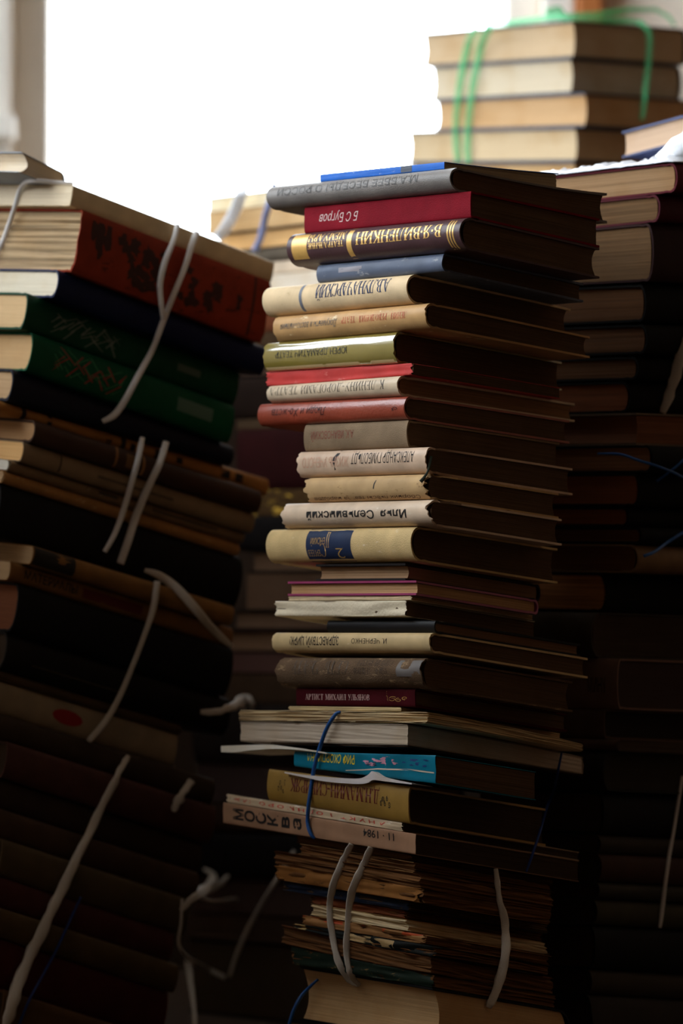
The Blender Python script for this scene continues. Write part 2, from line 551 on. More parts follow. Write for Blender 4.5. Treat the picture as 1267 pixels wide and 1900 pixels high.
def serif_glyphs():
    G = {}
    T, t = 0.13, 0.045
    def S(x, y0=0.0, y1=1.0, th=T, ser=(1, 1)):
        o = [('L', x, y0, x, y1, th)]
        if ser[0]: o.append(('L', x - 0.13, y0 + 0.02, x + 0.13, y0 + 0.02, t))
        if ser[1]: o.append(('L', x - 0.13, y1 - 0.02, x + 0.13, y1 - 0.02, t))
        return o
    def Ln(a, b_, c, d_, th=t): return [('L', a, b_, c, d_, th)]
    def A(cx, cy, rx, ry, a0, a1, th=T * 0.9): return [('A', cx, cy, rx, ry, a0, a1, th)]
    def ser(x, y): return [('L', x - 0.1, y, x + 0.1, y, t)]
    G['А'] = (0.76, Ln(.10, 0, .38, 1) + Ln(.38, 1, .66, 0, T) + Ln(.2, .34, .55, .34) + ser(.1, .02) + ser(.66, .02))
    G['Б'] = (0.62, S(.14) + Ln(.14, .98, .52, .98) + Ln(.52, 1, .52, .82) + Ln(.14, .54, .3, .54) + A(.28, .27, .24, .26, -90, 90) + Ln(.14, .02, .3, .02))
    G['В'] = (0.64, S(.14) + Ln(.14, .98, .3, .98) + A(.28, .76, .18, .22, -90, 90) + Ln(.14, .53, .3, .53) + A(.30, .27, .24, .26, -90, 90) + Ln(.14, .02, .3, .02))
    G['Г'] = (0.55, S(.14) + Ln(.14, .98, .5, .98) + Ln(.5, 1, .5, .78))
    G['Д'] = (0.74, Ln(.2, .05, .3, .98) + S(.54, 0.02, 1, T, (0, 0)) + Ln(.22, .98, .62, .98) + Ln(.04, .04, .7, .04, .06) + Ln(.06, .04, .06, -.18) + Ln(.68, .04, .68, -.18))
    G['Е'] = (0.58, S(.14) + Ln(.14, .98, .5, .98) + Ln(.5, 1, .5, .8) + Ln(.14, .52, .42, .52) + Ln(.42, .42, .42, .62) + Ln(.14, .02, .52, .02) + Ln(.52, 0, .52, .2))
    G['З'] = (0.55, A(.24, .75, .18, .22, -90, 140) + A(.24, .27, .24, .25, -150, 90))
    G['И'] = (0.78, S(.14) + S(.62) + Ln(.14, .08, .62, .92, .06))
    G['Й'] = (0.78, S(.14) + S(.62) + Ln(.14, .08, .62, .92, .06) + A(.38, 1.2, .12, .1, 180, 360, .06))
    G['К'] = (0.70, S(.14) + Ln(.2, .5, .52, .95, .07) + Ln(.3, .55, .6, .02, T) + ser(.58, .02) + ser(.54, .98))
    G['Л'] = (0.72, Ln(.12, .02, .26, .98) + S(.56, 0, 1, T, (1, 0)) + Ln(.2, .98, .66, .98) + ser(.12, .02))
    G['М'] = (0.92, S(.12, 0, 1, t) + Ln(.14, 1, .44, .08, T) + Ln(.44, .08, .74, 1) + S(.76))
    G['Н'] = (0.76, S(.14) + S(.6) + Ln(.14, .5, .6, .5))
    G['О'] = (0.74, A(.37, .5, .28, .48, 0, 360))
    G['П'] = (0.76, S(.14) + S(.6) + Ln(.1, .98, .64, .98))
    G['Р'] = (0.60, S(.14) + Ln(.14, .98, .3, .98) + A(.28, .74, .21, .24, -90, 90) + Ln(.14, .5, .3, .5))
    G['С'] = (0.68, A(.36, .5, .28, .48, 45, 315) + Ln(.57, .8, .57, .98) + Ln(.57, .02, .57, .2))
    G['Т'] = (0.66, S(.33, 0, 1, T, (1, 0)) + Ln(.05, .98, .61, .98) + Ln(.06, 1, .06, .78) + Ln(.60, 1, .60, .78))
    G['У'] = (0.68, Ln(.1, .98, .36, .38, T) + Ln(.6, .98, .3, .1) + A(.22, .12, .1, .12, 200, 350, .06) + ser(.12, .98) + ser(.58, .98))
    G['Х'] = (0.72, Ln(.1, .98, .62, .02, T) + Ln(.6, .98, .12, .02) + ser(.12, .02) + ser(.6, .98) + ser(.12, .98) + ser(.6, .02))
    G['Ц'] = (0.78, S(.14) + S(.58) + Ln(.1, .02, .72, .02) + Ln(.72, .02, .72, -.18))
    G['Ч'] = (0.70, S(.56) + Ln(.14, .98, .14, .62, T) + A(.34, .62, .2, .2, 180, 270, .06) + Ln(.34, .42, .56, .42) + ser(.14, .98))
    G['Ь'] = (0.60, S(.14) + Ln(.14, .54, .3, .54) + A(.28, .27, .24, .26, -90, 90) + Ln(.14, .02, .3, .02))
    G['Ы'] = (0.84, S(.14) + Ln(.14, .54, .26, .54) + A(.24, .27, .2, .26, -90, 90) + Ln(.14, .02, .26, .02) + S(.7))
    G['Ю'] = (0.96, S(.14) + Ln(.14, .5, .36, .5) + A(.62, .5, .26, .48, 0, 360))
    G['Я'] = (0.66, S(.52) + Ln(.36, .98, .52, .98) + A(.38, .75, .21, .23, 90, 270) + Ln(.36, .52, .52, .52) + Ln(.38, .52, .12, .02, .08) + ser(.12, .02))
    G['-'] = (0.42, Ln(.06, .42, .36, .42, .09))
    G['.'] = (0.26, Ln(.08, .07, .2, .07, .13))
    G['·'] = (0.26, Ln(.06, .47, .2, .47, .14))
    G[' '] = (0.40, [])
    G['!'] = (0.3, Ln(.15, .3, .15, 1, T) + Ln(.09, .06, .21, .06, .12))
    return G
GLYPH = serif_glyphs()

def stroke_text(text, wt=1.0, gap=0.06):
    V, Fc, x0 = [], [], 0.0
    for ch in text:
        adv, st = GLYPH.get(ch, GLYPH[' '])
        for s in st:
            if s[0] == 'L':
                _, a, b_, c, d_, th = s
                L = math.hypot(c - a, d_ - b_) or 1
                nx, ny = -(d_ - b_) / L * th * wt / 2, (c - a) / L * th * wt / 2
                k = len(V); n = 4
                for i in range(n + 1):
                    u = i / n
                    V += [(x0 + a + (c - a) * u + nx, b_ + (d_ - b_) * u + ny), (x0 + a + (c - a) * u - nx, b_ + (d_ - b_) * u - ny)]
                Fc += [(k + 2 * i, k + 2 * i + 1, k + 2 * i + 3, k + 2 * i + 2) for i in range(n)]
            else:
                _, cx, cy, rx, ry, a0, a1, th = s
                n = 16; k = len(V)
                for i in range(n + 1):
                    a = math.radians(a0 + (a1 - a0) * i / n)
                    ca, sa = math.cos(a), math.sin(a)
                    hw = (0.022 + (th / 2 - 0.022) * abs(ca)) * wt
                    V += [(x0 + cx + (rx - 0.0 + hw) * ca, cy + (ry + hw * 0.6) * sa), (x0 + cx + (rx - hw) * ca, cy + (ry - hw * 0.8) * sa)]
                Fc += [(k + 2 * i, k + 2 * i + 1, k + 2 * i + 3, k + 2 * i + 2) for i in range(n)]
        x0 += adv + gap
    return V, Fc, x0 - gap

FONT_CACHE = {}
def font_text(text, bold=0.0, shear=0.0):
    cu = bpy.data.curves.new('tmp', 'FONT')
    cu.body = text; cu.size = 1.0 / 0.727; cu.offset = bold; cu.shear = shear; cu.resolution_u = 3
    ob = bpy.data.objects.new('tmp', cu); COL.objects.link(ob)
    dg = bpy.context.evaluated_depsgraph_get(); dg.update()
    me = bpy.data.meshes.new_from_object(ob.evaluated_get(dg))
    V = [(v.co.x, v.co.y) for v in me.vertices]
    Fc = [tuple(p.vertices) for p in me.polygons]
    bpy.data.objects.remove(ob); bpy.data.curves.remove(cu); bpy.data.meshes.remove(me)
    xs = [v[0] for v in V] or [0, 1]
    x0 = min(xs)
    V = [(x - x0, y) for x, y in V]
    return V, Fc, max(xs) - x0

def put_flat(b, V, Fc, name, mat, off=0.00016, cuts=(), scuts=(), label=None):
    """V in (s, w) of the spine; laid on its curved face."""
    bm = bmesh.new()
    vs = [bm.verts.new((x, y, 0)) for x, y in V]
    for f in Fc:
        try: bm.faces.new([vs[i] for i in f])
        except ValueError: pass
    for w in cuts:
        bmesh.ops.bisect_plane(bm, geom=bm.verts[:] + bm.edges[:] + bm.faces[:], plane_co=(0, w, 0), plane_no=(0, 1, 0))
    for s in scuts:
        bmesh.ops.bisect_plane(bm, geom=bm.verts[:] + bm.edges[:] + bm.faces[:], plane_co=(s, 0, 0), plane_no=(1, 0, 0))
    bm.verts.index_update()
    VV = [b.map(v.co.x, b.spine_t(v.co.x, v.co.y) - off, v.co.y) for v in bm.verts]
    FF = [tuple(v.index for v in f.verts) for f in bm.faces]
    bm.free()
    o = link_mesh(name, VV, FF, mat, b.cov, b.org, smooth=True)
    if label: o['label'] = label
    return o

def letters(text, xa, xb, w0, w1, mat, font='sans', bold=0.0, shear=0.0, wt=1.0, gap=0.06, name='spine_lettering', turn=0):
    """xa/xb: picture columns where the text starts and ends; w0/w1: baseline and cap line through the spine's thickness."""
    def fn(b):
        sa, sb = px_s(b, xa), px_s(b, xb)
        if turn:
            V, Fc = [], []
            n = len(text)
            for i, ch in enumerate(text):
                v, f, tw = stroke_text(ch, wt) if font == 'serif' else font_text(ch, bold)
                cs = sa + (sb - sa) * (i + 0.5) / n
                hw = abs(sb - sa) / n * 0.43
                k = len(V)
                # letters lie on their side: up points along the spine
                sg = 1 if sb < sa else -1
                V += [(cs + turn * (y - 0.5) * 2 * hw, w0 + (w1 - w0) * (x / tw)) for x, y in v]
                Fc += [tuple(i_ + k for i_ in q) for q in f]
        else:
            V, Fc, tw = stroke_text(text, wt, gap) if font == 'serif' else font_text(text, bold, shear)
            V = [(sa + (sb - sa) * x / tw, w0 + (w1 - w0) * y) for x, y in V]
        V = [(x, min(0.97, max(0.03, y))) for x, y in V]
        cuts = [min(w0, w1) + abs(w1 - w0) * i / 6 for i in range(1, 6)]
        put_flat(b, V, Fc, name, mat, cuts=cuts)
    return fn

def band(xa, xb, w0, w1, mat, name='spine_band', off=0.00010):
    def fn(b):
        sa, sb = px_s(b, xa), px_s(b, xb)
        ns, nw = 6, 12
        V = [(sa + (sb - sa) * i / ns, w0 + (w1 - w0) * j / nw) for j in range(nw + 1) for i in range(ns + 1)]
        Fc = [(j * (ns + 1) + i, j * (ns + 1) + i + 1, (j + 1) * (ns + 1) + i + 1, (j + 1) * (ns + 1) + i) for j in range(nw) for i in range(ns)]
        put_flat(b, V, Fc, name, mat, off)
    return fn

def patch(pts, mat, name='spine_band', off=0.00012):
    """a polygon on the spine, pts in (picture column, w)."""
    def fn(b):
        V = [(px_s(b, x), w) for x, w in pts]
        ws = sorted(w for _, w in pts)
        put_flat(b, V, [tuple(range(len(V)))], name, mat, off, cuts=[ws[0] + (ws[-1] - ws[0]) * i / 6 for i in range(1, 6)])
    return fn

def scroll(xa, xb, w0, w1, mat, seed=1, n=5, th=0.05, name='spine_ornament'):
    """curling printed ornament inside a box of the spine."""
    def fn(b):
        rg = random.Random(seed)
        V, Fc = [], []
        for k in range(n):
            cx, cy = rg.uniform(.25, .75), (k + 0.5) / n
            R = 0.5 / n * rg.uniform(1.0, 1.5); a0 = rg.uniform(0, 6.28); sg = rg.choice((-1, 1))
            kk = len(V); m = 18
            for i in range(m + 1):
                u = i / m
                a = a0 + sg * u * 8.0
                r_ = R * (1 - 0.75 * u)
                for q in (-1, 1):
                    rr = r_ + q * th * 0.5 * (1 - u * 0.5)
                    V.append((cx + rr * math.cos(a) * 0.9, cy + rr * math.sin(a)))
            Fc += [(kk + 2 * i, kk + 2 * i + 1, kk + 2 * i + 3, kk + 2 * i + 2) for i in range(m)]
        sa, sb = px_s(b, xa), px_s(b, xb)
        V = [(sa + (sb - sa) * min(1, max(0, y)), w0 + (w1 - w0) * min(1, max(0, x))) for x, y in V]
        put_flat(b, V, Fc, name, mat)
    return fn

def crossweave(xa, xb, w0, w1, mat, seed=1, n=26, name='spine_ornament'):
    """slanting folk-weave strokes."""
    def fn(b):
        rg = random.Random(seed)
        V, Fc = [], []
        for i in range(n):
            cx, cy = (i + .5) / n + rg.uniform(-.03, .03), rg.uniform(.18, .82)
            dx, dy = rg.choice((-1, 1)) * rg.uniform(.05, .10), rg.uniform(.12, .22)
            th = .010
            k = len(V)
            V += [(cx - dx - th, cy - dy), (cx - dx + th, cy - dy), (cx + dx + th, cy + dy), (cx + dx - th, cy + dy)]
            Fc.append((k, k + 1, k + 2, k + 3))
        sa, sb = px_s(b, xa), px_s(b, xb)
        V = [(sa + (sb - sa) * min(1, max(0, x)), w0 + (w1 - w0) * min(1, max(0, y))) for x, y in V]
        put_flat(b, V, Fc, name, mat, cuts=[w0 + (w1 - w0) * i / 6 for i in range(1, 6)])
    return fn

def blotch(xa, xb, w0, w1, mat, seed=1, n=8, size=.16, name='spine_ornament'):
    """scattered irregular dark shapes, a worn printed ornament."""
    def fn(b):
        rg = random.Random(seed)
        sa, sb = px_s(b, xa), px_s(b, xb)
        V, Fc = [], []
        for k in range(n):
            cx, cy = rg.uniform(.1, .9), rg.uniform(.12, .88)
            m = 11; k0 = len(V)
            for i in range(m):
                a = 2 * math.pi * i / m
                r_ = size * rg.uniform(.35, 1.0)
                V.append((cx + r_ * math.cos(a) * .8, cy + r_ * math.sin(a)))
            Fc.append(tuple(range(k0, k0 + m)))
        V = [(sa + (sb - sa) * min(1, max(0, x)), w0 + (w1 - w0) * min(1, max(0, y))) for x, y in V]
        put_flat(b, V, Fc, name, mat, off=.00014, cuts=[w0 + (w1 - w0) * i / 5 for i in range(1, 5)])
    return fn
# ------------------------------------------------------------------ colours of paper and cloth
PG_DIM = m_page((66, 50, 36), 0.5, 1500)
PG_RED = m_page((120, 66, 48), 0.5, 1500)
PG_CREAM = m_page((222, 200, 168), 0.62)
PG_TAN = m_page((186, 150, 110), 0.55)
PG_BROWN = m_page((150, 108, 68), 0.45, 1200)
PG_WHITE = m_page((228, 220, 206), 0.72, 2200)
PG_DARK = m_page((98, 74, 52), 0.5, 1500)
PG_OLD = m_page((116, 76, 40), 0.3, 600)
GOLD = m_plain((214, 168, 92), 0.38, 0.5, metal=0.35, name='gold_foil', vary=0.15)
INK = m_plain((34, 30, 30), 0.6, 0.2, name='black_ink')
INK_BLUE = m_plain((44, 56, 88), 0.65, 0.2, name='blue_ink')
INK_RED = m_plain((176, 62, 48), 0.65, 0.2, name='red_ink')
INK_GREY = m_plain((120, 108, 96), 0.65, 0.2, name='grey_ink')
INK_PALE = m_plain((206, 176, 170), 0.5, 0.3, name='pale_foil')
SILVER = m_plain((176, 172, 166), 0.4, 0.4, metal=0.3, name='silver_foil')

CS = Stack(800, 2.85, 51,
           [(310, -.104), (400, -.095), (620, -.088), (740, -.052), (900, -.03), (1150, 0.0), (1330, .012), (1400, .03), (1460, .12), (1530, .165), (1850, .165)],
           [(300, .235), (400, .235), (560, .215), (620, .185), (740, .15), (1180, .165), (1500, .165), (1850, .17)])
GC = 'books of the tall sharp stack in the middle'
def C(yt, xc, xl, xr, name, label, cover, pages, **k):
    d = dict(yt=yt, xc=xc, xl=xl, xr=xr, name=name, label=label, cover=cover, pages=pages, group=GC)
    d.update(k)
    return lay(CS, d)

C(300, 822, 592, 1036, 'paperback_book', 'thin bright blue paperback lying on top of the middle stack', m_cover((26, 92, 178), .55, .3, wear=(190, 195, 205), wear_amt=.03), m_page((170, 146, 116), .6), kind='paper', sl=-.102, sr=.125, sag=-.0022, rough=.0006,
  decor=[band(742, 762, .1, .98, m_plain((70, 74, 84), .7, name='dark_smudge'), 'spine_smudge')])
C(311, 850, 509, 1126, 'hardcover_book', 'grey clothbound book with embossed spine and warped cover under blue paperback', m_cover((112, 105, 100), .45, .5, weave=True, bump=.3), PG_DARK, round=.010, sr=.235, sag=-.0072, wob=.0006,
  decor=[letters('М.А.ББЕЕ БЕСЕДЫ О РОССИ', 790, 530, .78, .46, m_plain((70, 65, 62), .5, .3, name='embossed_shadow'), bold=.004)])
C(354, 872, 564, 1112, 'hardcover_book', 'crimson clothbound book with silvery script near the end of its flat spine', m_cover((116, 18, 30), .7, .08, weave=True, bump=.3), PG_DARK, round=.0012, sr=.215,
  decor=[letters('Б С Бугров', 664, 592, .66, .30, INK_PALE, shear=.35, bold=-.008)])
C(404, 872, 551, 1112, 'hardcover_book', 'dark brown book with gold lettering and gold bars on a rounded spine', m_cover((72, 48, 50), .38, .5, bump=.25), PG_DARK, round=.012, sr=.235,
  decor=[letters('В·Я·ВИЛЕНКИН', 838, 678, .80, .40, GOLD, font='serif', wt=1.15, gap=.0),
         letters('ТЕАТРАЛЬНЫЕ', 656, 590, .58, .40, GOLD, font='serif', wt=1.2), letters('МЕМУАРЫ', 658, 590, .86, .62, GOLD, font='serif', wt=1.2),
         band(671, 662, .04, .96, GOLD), band(861, 858.5, .04, .96, GOLD), band(856, 853.5, .04, .96, GOLD), band(851, 848.5, .04, .96, GOLD),
         band(588, 560, .14, .90, GOLD, 'title_panel'), ])
C(470, 824, 591, 1082, 'hardcover_book', 'slate blue worn book squeezed under the dark brown gold book', m_cover((88, 96, 114), .5, .4, wear=(150, 150, 152), wear_amt=.05), PG_DARK, round=.004, wob=.0010, sr=.215,
  decor=[band(675, 632, .42, .70, m_plain((138, 132, 138), .6, name='rubbed_label'), 'rubbed_title')])
C(509, 770, 502, 1058, 'hardcover_book', 'cream book with tall blue serif lettering and one dark band', m_cover((218, 190, 150), .6, .3, weave=True, wear=(180, 150, 110), wear_amt=.03), PG_DARK, round=.010,
  decor=[letters('А.В.ЛУНАЧАРСКИЙ', 737, 600, .88, .42, INK_BLUE, font='serif', wt=1.0, gap=-.04), band(575, 570, .05, .96, m_plain((110, 112, 122), .6, name='grey_blue_ink'))])
C(562, 801, 517, 1094, 'hardcover_book', 'yellowish cream book with small red capitals on the spine', m_cover((190, 148, 98), .5, .35, wear=(224, 200, 160), wear_amt=.05), PG_DARK, round=.008, tear=.003, wob=.0008,
  decor=[letters('ЛЕНИН  РЕВОЛЮЦИЯ  ТЕАТР', 766, 645, .68, .42, INK_RED, font='serif', wt=.8), letters('Документы и воспоминания', 637, 532, .62, .34, INK_GREY, shear=.3)])
C(615, 740, 496, 1042, 'hardcover_book', 'olive green book in glossy jacket mirroring the window', m_cover((140, 124, 58), .25, .5, coat=1.0, bump=.03, vary=.08, film=True), PG_DARK, round=.0065, wob=.0008, tear=.004,
  decor=[letters('ЮРЕН ДРАМАТИЧ ТЕАТР', 652, 520, .62, .40, m_plain((64, 62, 50), .4, name='faded_ink')), band(735, 498, .03, .12, m_plain((200, 176, 128), .5, name='jacket_edge'))])
C(673, 764, 491, 1040, 'paperback_book', 'thin coral red book with a frayed and faded spine', m_cover((190, 62, 58), .6, .3, wear=(206, 120, 110), wear_amt=.05), PG_DARK, kind='paper', wob=.0012, tear=.007, sl=-.066)
C(697, 747, 504, 1066, 'hardcover_book', 'slim white book with widely spaced thin black capitals', m_cover((206, 184, 156), .45, .4, wear=(170, 150, 120), wear_amt=.02), m_page((150, 112, 78), .55), round=.007, tear=.002, sl=-.078,
  decor=[letters('К ЛЕНИНУ-ДОРОГАМИ ТЕАТРА', 722, 510, .82, .36, m_plain((60, 54, 50), .6, name='dark_grey_ink'), font='serif', wt=.65, gap=.06)])
C(735, 758, 486, 1056, 'hardcover_book', 'russet brown shiny book with dark script and small emblem', m_cover((146, 62, 42), .36, .5, coat=.15, bump=.5), PG_DARK, round=.006, wob=.0007,
  decor=[letters('Люди и Хо-жств', 612, 512, .70, .34, m_plain((66, 26, 22), .5, name='dark_red_ink'), shear=.2, font='sans'),
         scroll(746, 726, .30, .72, m_plain((66, 26, 22), .5, name='dark_red_ink'), seed=4, n=2, th=.08)])
C(779, 757, 566, 1038, 'hardcover_book', 'short putty coloured book with faint red lettering', m_cover((132, 110, 86), .7, .2, weave=True, bump=.3), PG_DARK, round=.003,
  decor=[letters('А.К. ИВАНОВСКИЙ', 658, 580, .72, .42, m_plain((128, 66, 50), .7, name='faded_red_ink'), bold=-.005)])
C(829, 799, 558, 1062, 'hardcover_book', 'pinkish tan book with narrow black capitals and a slit in its jacket', m_cover((206, 176, 150), .42, .4, wear=(170, 120, 96), wear_amt=.02), PG_DARK, round=.0065, tear=.004,
  decor=[letters('АЛЕКСАНДР ГУМБОЛЬДТ', 776, 660, .84, .42, INK, bold=-.012), letters('ЖИЗНЬ УЧЕНОГО', 655, 570, .74, .34, m_plain((196, 150, 124), .6, name='ghost_ink')),
         patch([(634, .97), (639, .97), (633, .62), (629.5, .42), (628, .22), (631, .24), (625, .60)], INK, 'jacket_slit')])
C(879, 803, 574, 1036, 'hardcover_book', 'ragged tan book with a torn jacket and two slits', m_cover((190, 156, 112), .6, .25, wear=(120, 84, 52), wear_amt=.06), PG_DARK, round=.008, tear=.010, wob=.0014,
  decor=[letters('Сборник пьесы театра народов', 786, 590, .16, .04, m_plain((84, 54, 34), .7, name='brown_ink'), shear=.2), patch([(708, .92), (710, .92), (706.5, .62), (706, .42), (704, .44), (704.5, .64)], INK, 'jacket_slit')])
C(927, 810, 534, 1042, 'hardcover_book', 'pinkish cream book with bold black lettering in a chipped paper jacket', m_cover((212, 186, 160), .45, .35, wear=(226, 208, 186), wear_amt=.04), PG_DARK, round=.010, tear=.007, wob=.0009,
  decor=[letters('Илья  Сельвинский', 769, 584, .60, .28, INK, bold=.017)])
C(977, 776, 507, 1034, 'hardcover_book', 'sand coloured clothbound book with a navy title block', m_cover((208, 178, 126), .65, .25, weave=True, bump=.4, wear=(226, 206, 170), wear_amt=.05), PG_DARK, round=.009, gap=.001,
  decor=[band(664, 581, .02, .97, m_cover((34, 46, 74), .55, .3, bump=.2), 'title_block', off=.00008),
         letters('2', 650, 636, .38, .08, GOLD, bold=-.02), letters('Ц', 624, 618, .86, .40, GOLD, font='serif', wt=.6), letters('С', 618, 606, .52, .14, GOLD, font='serif', wt=.5),
         letters('ЕНСКИЙ', 616, 590, .70, .50, GOLD, bold=-.02), letters('ЕРГЕЕВ', 606, 584, .34, .16, GOLD, bold=-.02)])
C(1045, 752, 586, 1000, 'hardcover_book', 'dark book with brown page edges above the magenta covers', m_cover((34, 28, 28), .6, .3), m_page((146, 112, 82), .7), face='fore', round=.003, conc=.003)
C(1077, 772, 534, 996, 'hardcover_book', 'book with thin magenta covers and page edges facing out', m_cover((150, 50, 96), .35, .5, coat=.3), m_page((188, 146, 104), .7), face='fore', round=.003, conc=.001)
C(1105, 762, 533, 990, 'booklet', 'very thin cream booklet just under the magenta covers', m_cover((214, 188, 150), .6, .3, wear=(150, 120, 90), wear_amt=.03), PG_TAN, kind='paper', wob=.0008, ragged=.0015, layers=4)
C(1114, 752, 508, 992, 'paperback_book', 'cream paperback with a wrinkled blank spine', m_cover((224, 208, 180), .42, .4, bump=.8, scale=20, wear=(196, 170, 136), wear_amt=.03), PG_DARK, kind='paper', wob=.0022, tear=.004, gap=.0022)
C(1151, 808, 609, 1077, 'hardcover_book', 'recessed black book between the wrinkled cream paperback and a tan book', m_cover((18, 16, 18), .5, .35), m_page((120, 88, 62), .6), round=.003, dv=.006)
C(1174, 805, 512, 1090, 'hardcover_book', 'tan book with black capitals above the worn grey brown book', m_cover((202, 174, 128), .55, .3, wear=(222, 198, 160), wear_amt=.03), PG_DARK, round=.006, tear=.002, gap=.0035,
  decor=[letters('И. ЧЕРНЕНКО', 725, 660, .68, .42, INK, bold=-.008), letters('ЗДРАВСТВУЙ, ЦИРК!', 636, 546, .76, .34, INK, bold=.01)])
C(1221, 797, 526, 1062, 'hardcover_book', 'grey brown book with a threadbare spine and rubbed lettering', m_cover((104, 82, 62), .75, .2, weave=True, bump=.7, wear=(170, 140, 106), wear_amt=.08), PG_DARK, round=.010, tear=.006, wob=.0016,
  decor=[letters('ХУДИ ЛЕОНИД ПЕТРОВ', 735, 672, .62, .42, m_plain((58, 46, 38), .7, name='worn_ink'), font='serif', wt=.9), letters('СТИЛЬ РЕЖИССЕРА', 742, 676, .90, .70, m_plain((58, 46, 38), .7, name='worn_ink'), font='serif', wt=.8),
         letters('СЕТЬ ТЕАТР', 660, 556, .86, .40, m_plain((86, 70, 56), .7, name='rubbed_ink'), font='serif', wt=1.2), band(795, 752, .34, .90, m_plain((104, 96, 92), .6, name='grey_patch'), 'spine_patch')])
C(1278, 769, 549, 1052, 'hardcover_book', 'maroon book with pale upright capitals and a gold ornament', m_cover((66, 14, 20), .6, .1), PG_DARK, round=.0012,
  decor=[letters('АРТИСТ МИХАИЛ УЛЬЯНОВ', 566, 685, .34, .66, m_plain((206, 170, 160), .5, name='pale_foil'), font='serif', wt=.9), scroll(722, 756, .18, .84, GOLD, seed=8, n=3, th=.035),
         scroll(716, 720, .12, .9, GOLD, seed=2, n=3, th=.03)])
C(1312, 742, 532, 1040, 'booklet', 'thin beige booklet peeking out under the maroon book', m_cover((200, 172, 124), .65, .25, wear=(150, 120, 84), wear_amt=.04), PG_TAN, kind='paper', ragged=.002, wob=.0008, layers=4)
C(1321, 792, 441, 1084, 'magazine', 'yellowed magazine with frayed corner lying on the pale page block', m_cover((206, 182, 142), .6, .3, wear=(160, 130, 96), wear_amt=.05), m_page((206, 178, 136), .55, 900), kind='paper', face='fore', ragged=.004, rough=.0006, sag=.005, gap=.0008, cat='magazine')
C(1344, 756, 444, 1084, 'paperback_book', 'pale grey page block of a coverless book behind the blue string', m_cover((170, 150, 130), .6, .3), m_page((196, 178, 158), .82, 2400), kind='paper', face='fore', sag=.003, ragged=.0012, dv=.001)
C(1383, 756, 500, 1084, 'booklet', 'thin black booklet with chipped lower edge above the turquoise paperback', m_cover((26, 22, 22), .6, .3, wear=(120, 100, 86), wear_amt=.03), PG_DARK, kind='paper', face='fore', ragged=.002, layers=3, gap=.0046)
C(1401, 806, 544, 994, 'paperback_book', 'turquoise paperback with yellow slanted title and a pink picture', m_cover((8, 108, 132), .5, .3, vary=.3, scale=25), PG_DARK, kind='paper', wob=.0012, sl=.028, gap=.0042,
  decor=[letters('РИФ СКОРПИОНА', 656, 568, .90, .44, m_plain((226, 200, 40), .45, name='yellow_ink'), bold=.012, shear=.15),
         blotch(668, 742, .36, .92, m_plain((206, 146, 166), .5, name='pink_print', vary=.5, bscale=150), seed=11, n=16, size=.13, name='cover_picture'),
         blotch(672, 700, .36, .60, m_plain((20, 36, 66), .5, name='dark_blue_print'), seed=3, n=5, size=.2, name='cover_picture'),
         blotch(740, 800, .50, .90, m_plain((22, 56, 110), .5, name='dark_blue_print2'), seed=7, n=9, size=.14, name='cover_picture'),
         patch([(640, .12), (700, .36), (760, .44), (803, .40), (803, .35), (760, .38), (700, .30), (640, .08)], m_plain((200, 190, 170), .6, name='worn_paper_edge'), 'worn_edge', off=.00016)])
C(1459, 760, 498, 1012, 'hardcover_book', 'mustard yellow book with dark red capitals behind the blue string', m_cover((150, 114, 48), .42, .4, coat=.15), PG_DIM, round=.003, sl=.125, wob=.0006,
  decor=[letters('Д.Н.МАМИН-СИБИРЯК', 706, 541, .80, .40, m_plain((92, 20, 16), .55, name='deep_red_ink'), font='serif', wt=1.15, gap=-.02),
         scroll(727, 708, .14, .92, m_plain((60, 48, 30), .6, name='ornament_ink'), seed=3, n=5, th=.05), scroll(532, 518, .14, .92, m_plain((60, 48, 30), .6, name='ornament_ink'), seed=6, n=5, th=.05)])
C(1527, 746, 417, 1074, 'magazine', 'thin speckled magazine with sparse red letters sticking out to the side', m_cover((206, 180, 148), .6, .3, wear=(236, 222, 204), wear_amt=.07), PG_DIM, kind='paper', sl=.167, wob=.0014, tear=.005, cat='magazine', layers=4,
  decor=[letters('А Н У К Т   К О Я Н М О Р О   М Ж', 712, 428, .72, .34, m_plain((206, 76, 62), .6, name='red_print'), bold=.02)])
C(1547, 769, 412, 1074, 'magazine', 'beige magazine with big black letters turned on their side', m_cover((164, 124, 96), .6, .3, wear=(160, 116, 90), wear_amt=.03), PG_DIM, kind='paper', sl=.165, wob=.0006, cat='magazine',
  decor=[letters('МОСКва', 430, 558, .26, .80, INK, bold=.036, turn=1), letters('11 · 1984', 729, 672, .84, .46, INK, bold=.005)])

# ------------------------------------------------------------------ the tied bundle of tattered magazines under them
GM = 'tattered magazines tied with white tape'
def Mg(yt, xc, xl, xr, label, cover, pages, **k):
    d = dict(yt=yt, xc=xc, xl=xl, xr=xr, name='magazine', cat='magazine', label=label, cover=cover, pages=pages, group=GM, kind='paper', wob=.0030, tear=.012, ragged=.0042, rough=.0011, layers=7)
    d.update(k)
    return lay(CS, d)
RB = (96, 62, 34)
Mg(1585, 762, 545, 1030, 'topmost tattered brochure of the white taped bundle, torn tan edge', m_cover((96, 64, 36), .8, .15, wear=(60, 40, 26), wear_amt=.06), PG_OLD, dv=.010)
Mg(1600, 768, 552, 1026, 'pale tan brochure second from top in the white taped bundle', m_cover((146, 108, 66), .75, .2, wear=(96, 66, 40), wear_amt=.04), PG_OLD, face='fore', dv=.006)
Mg(1622, 778, 505, 1030, 'thick brown crumbling magazine in the upper part of the taped bundle', m_cover((104, 62, 30), .8, .15, wear=(70, 42, 24), wear_amt=.08), PG_OLD, face='fore', wob=.003)
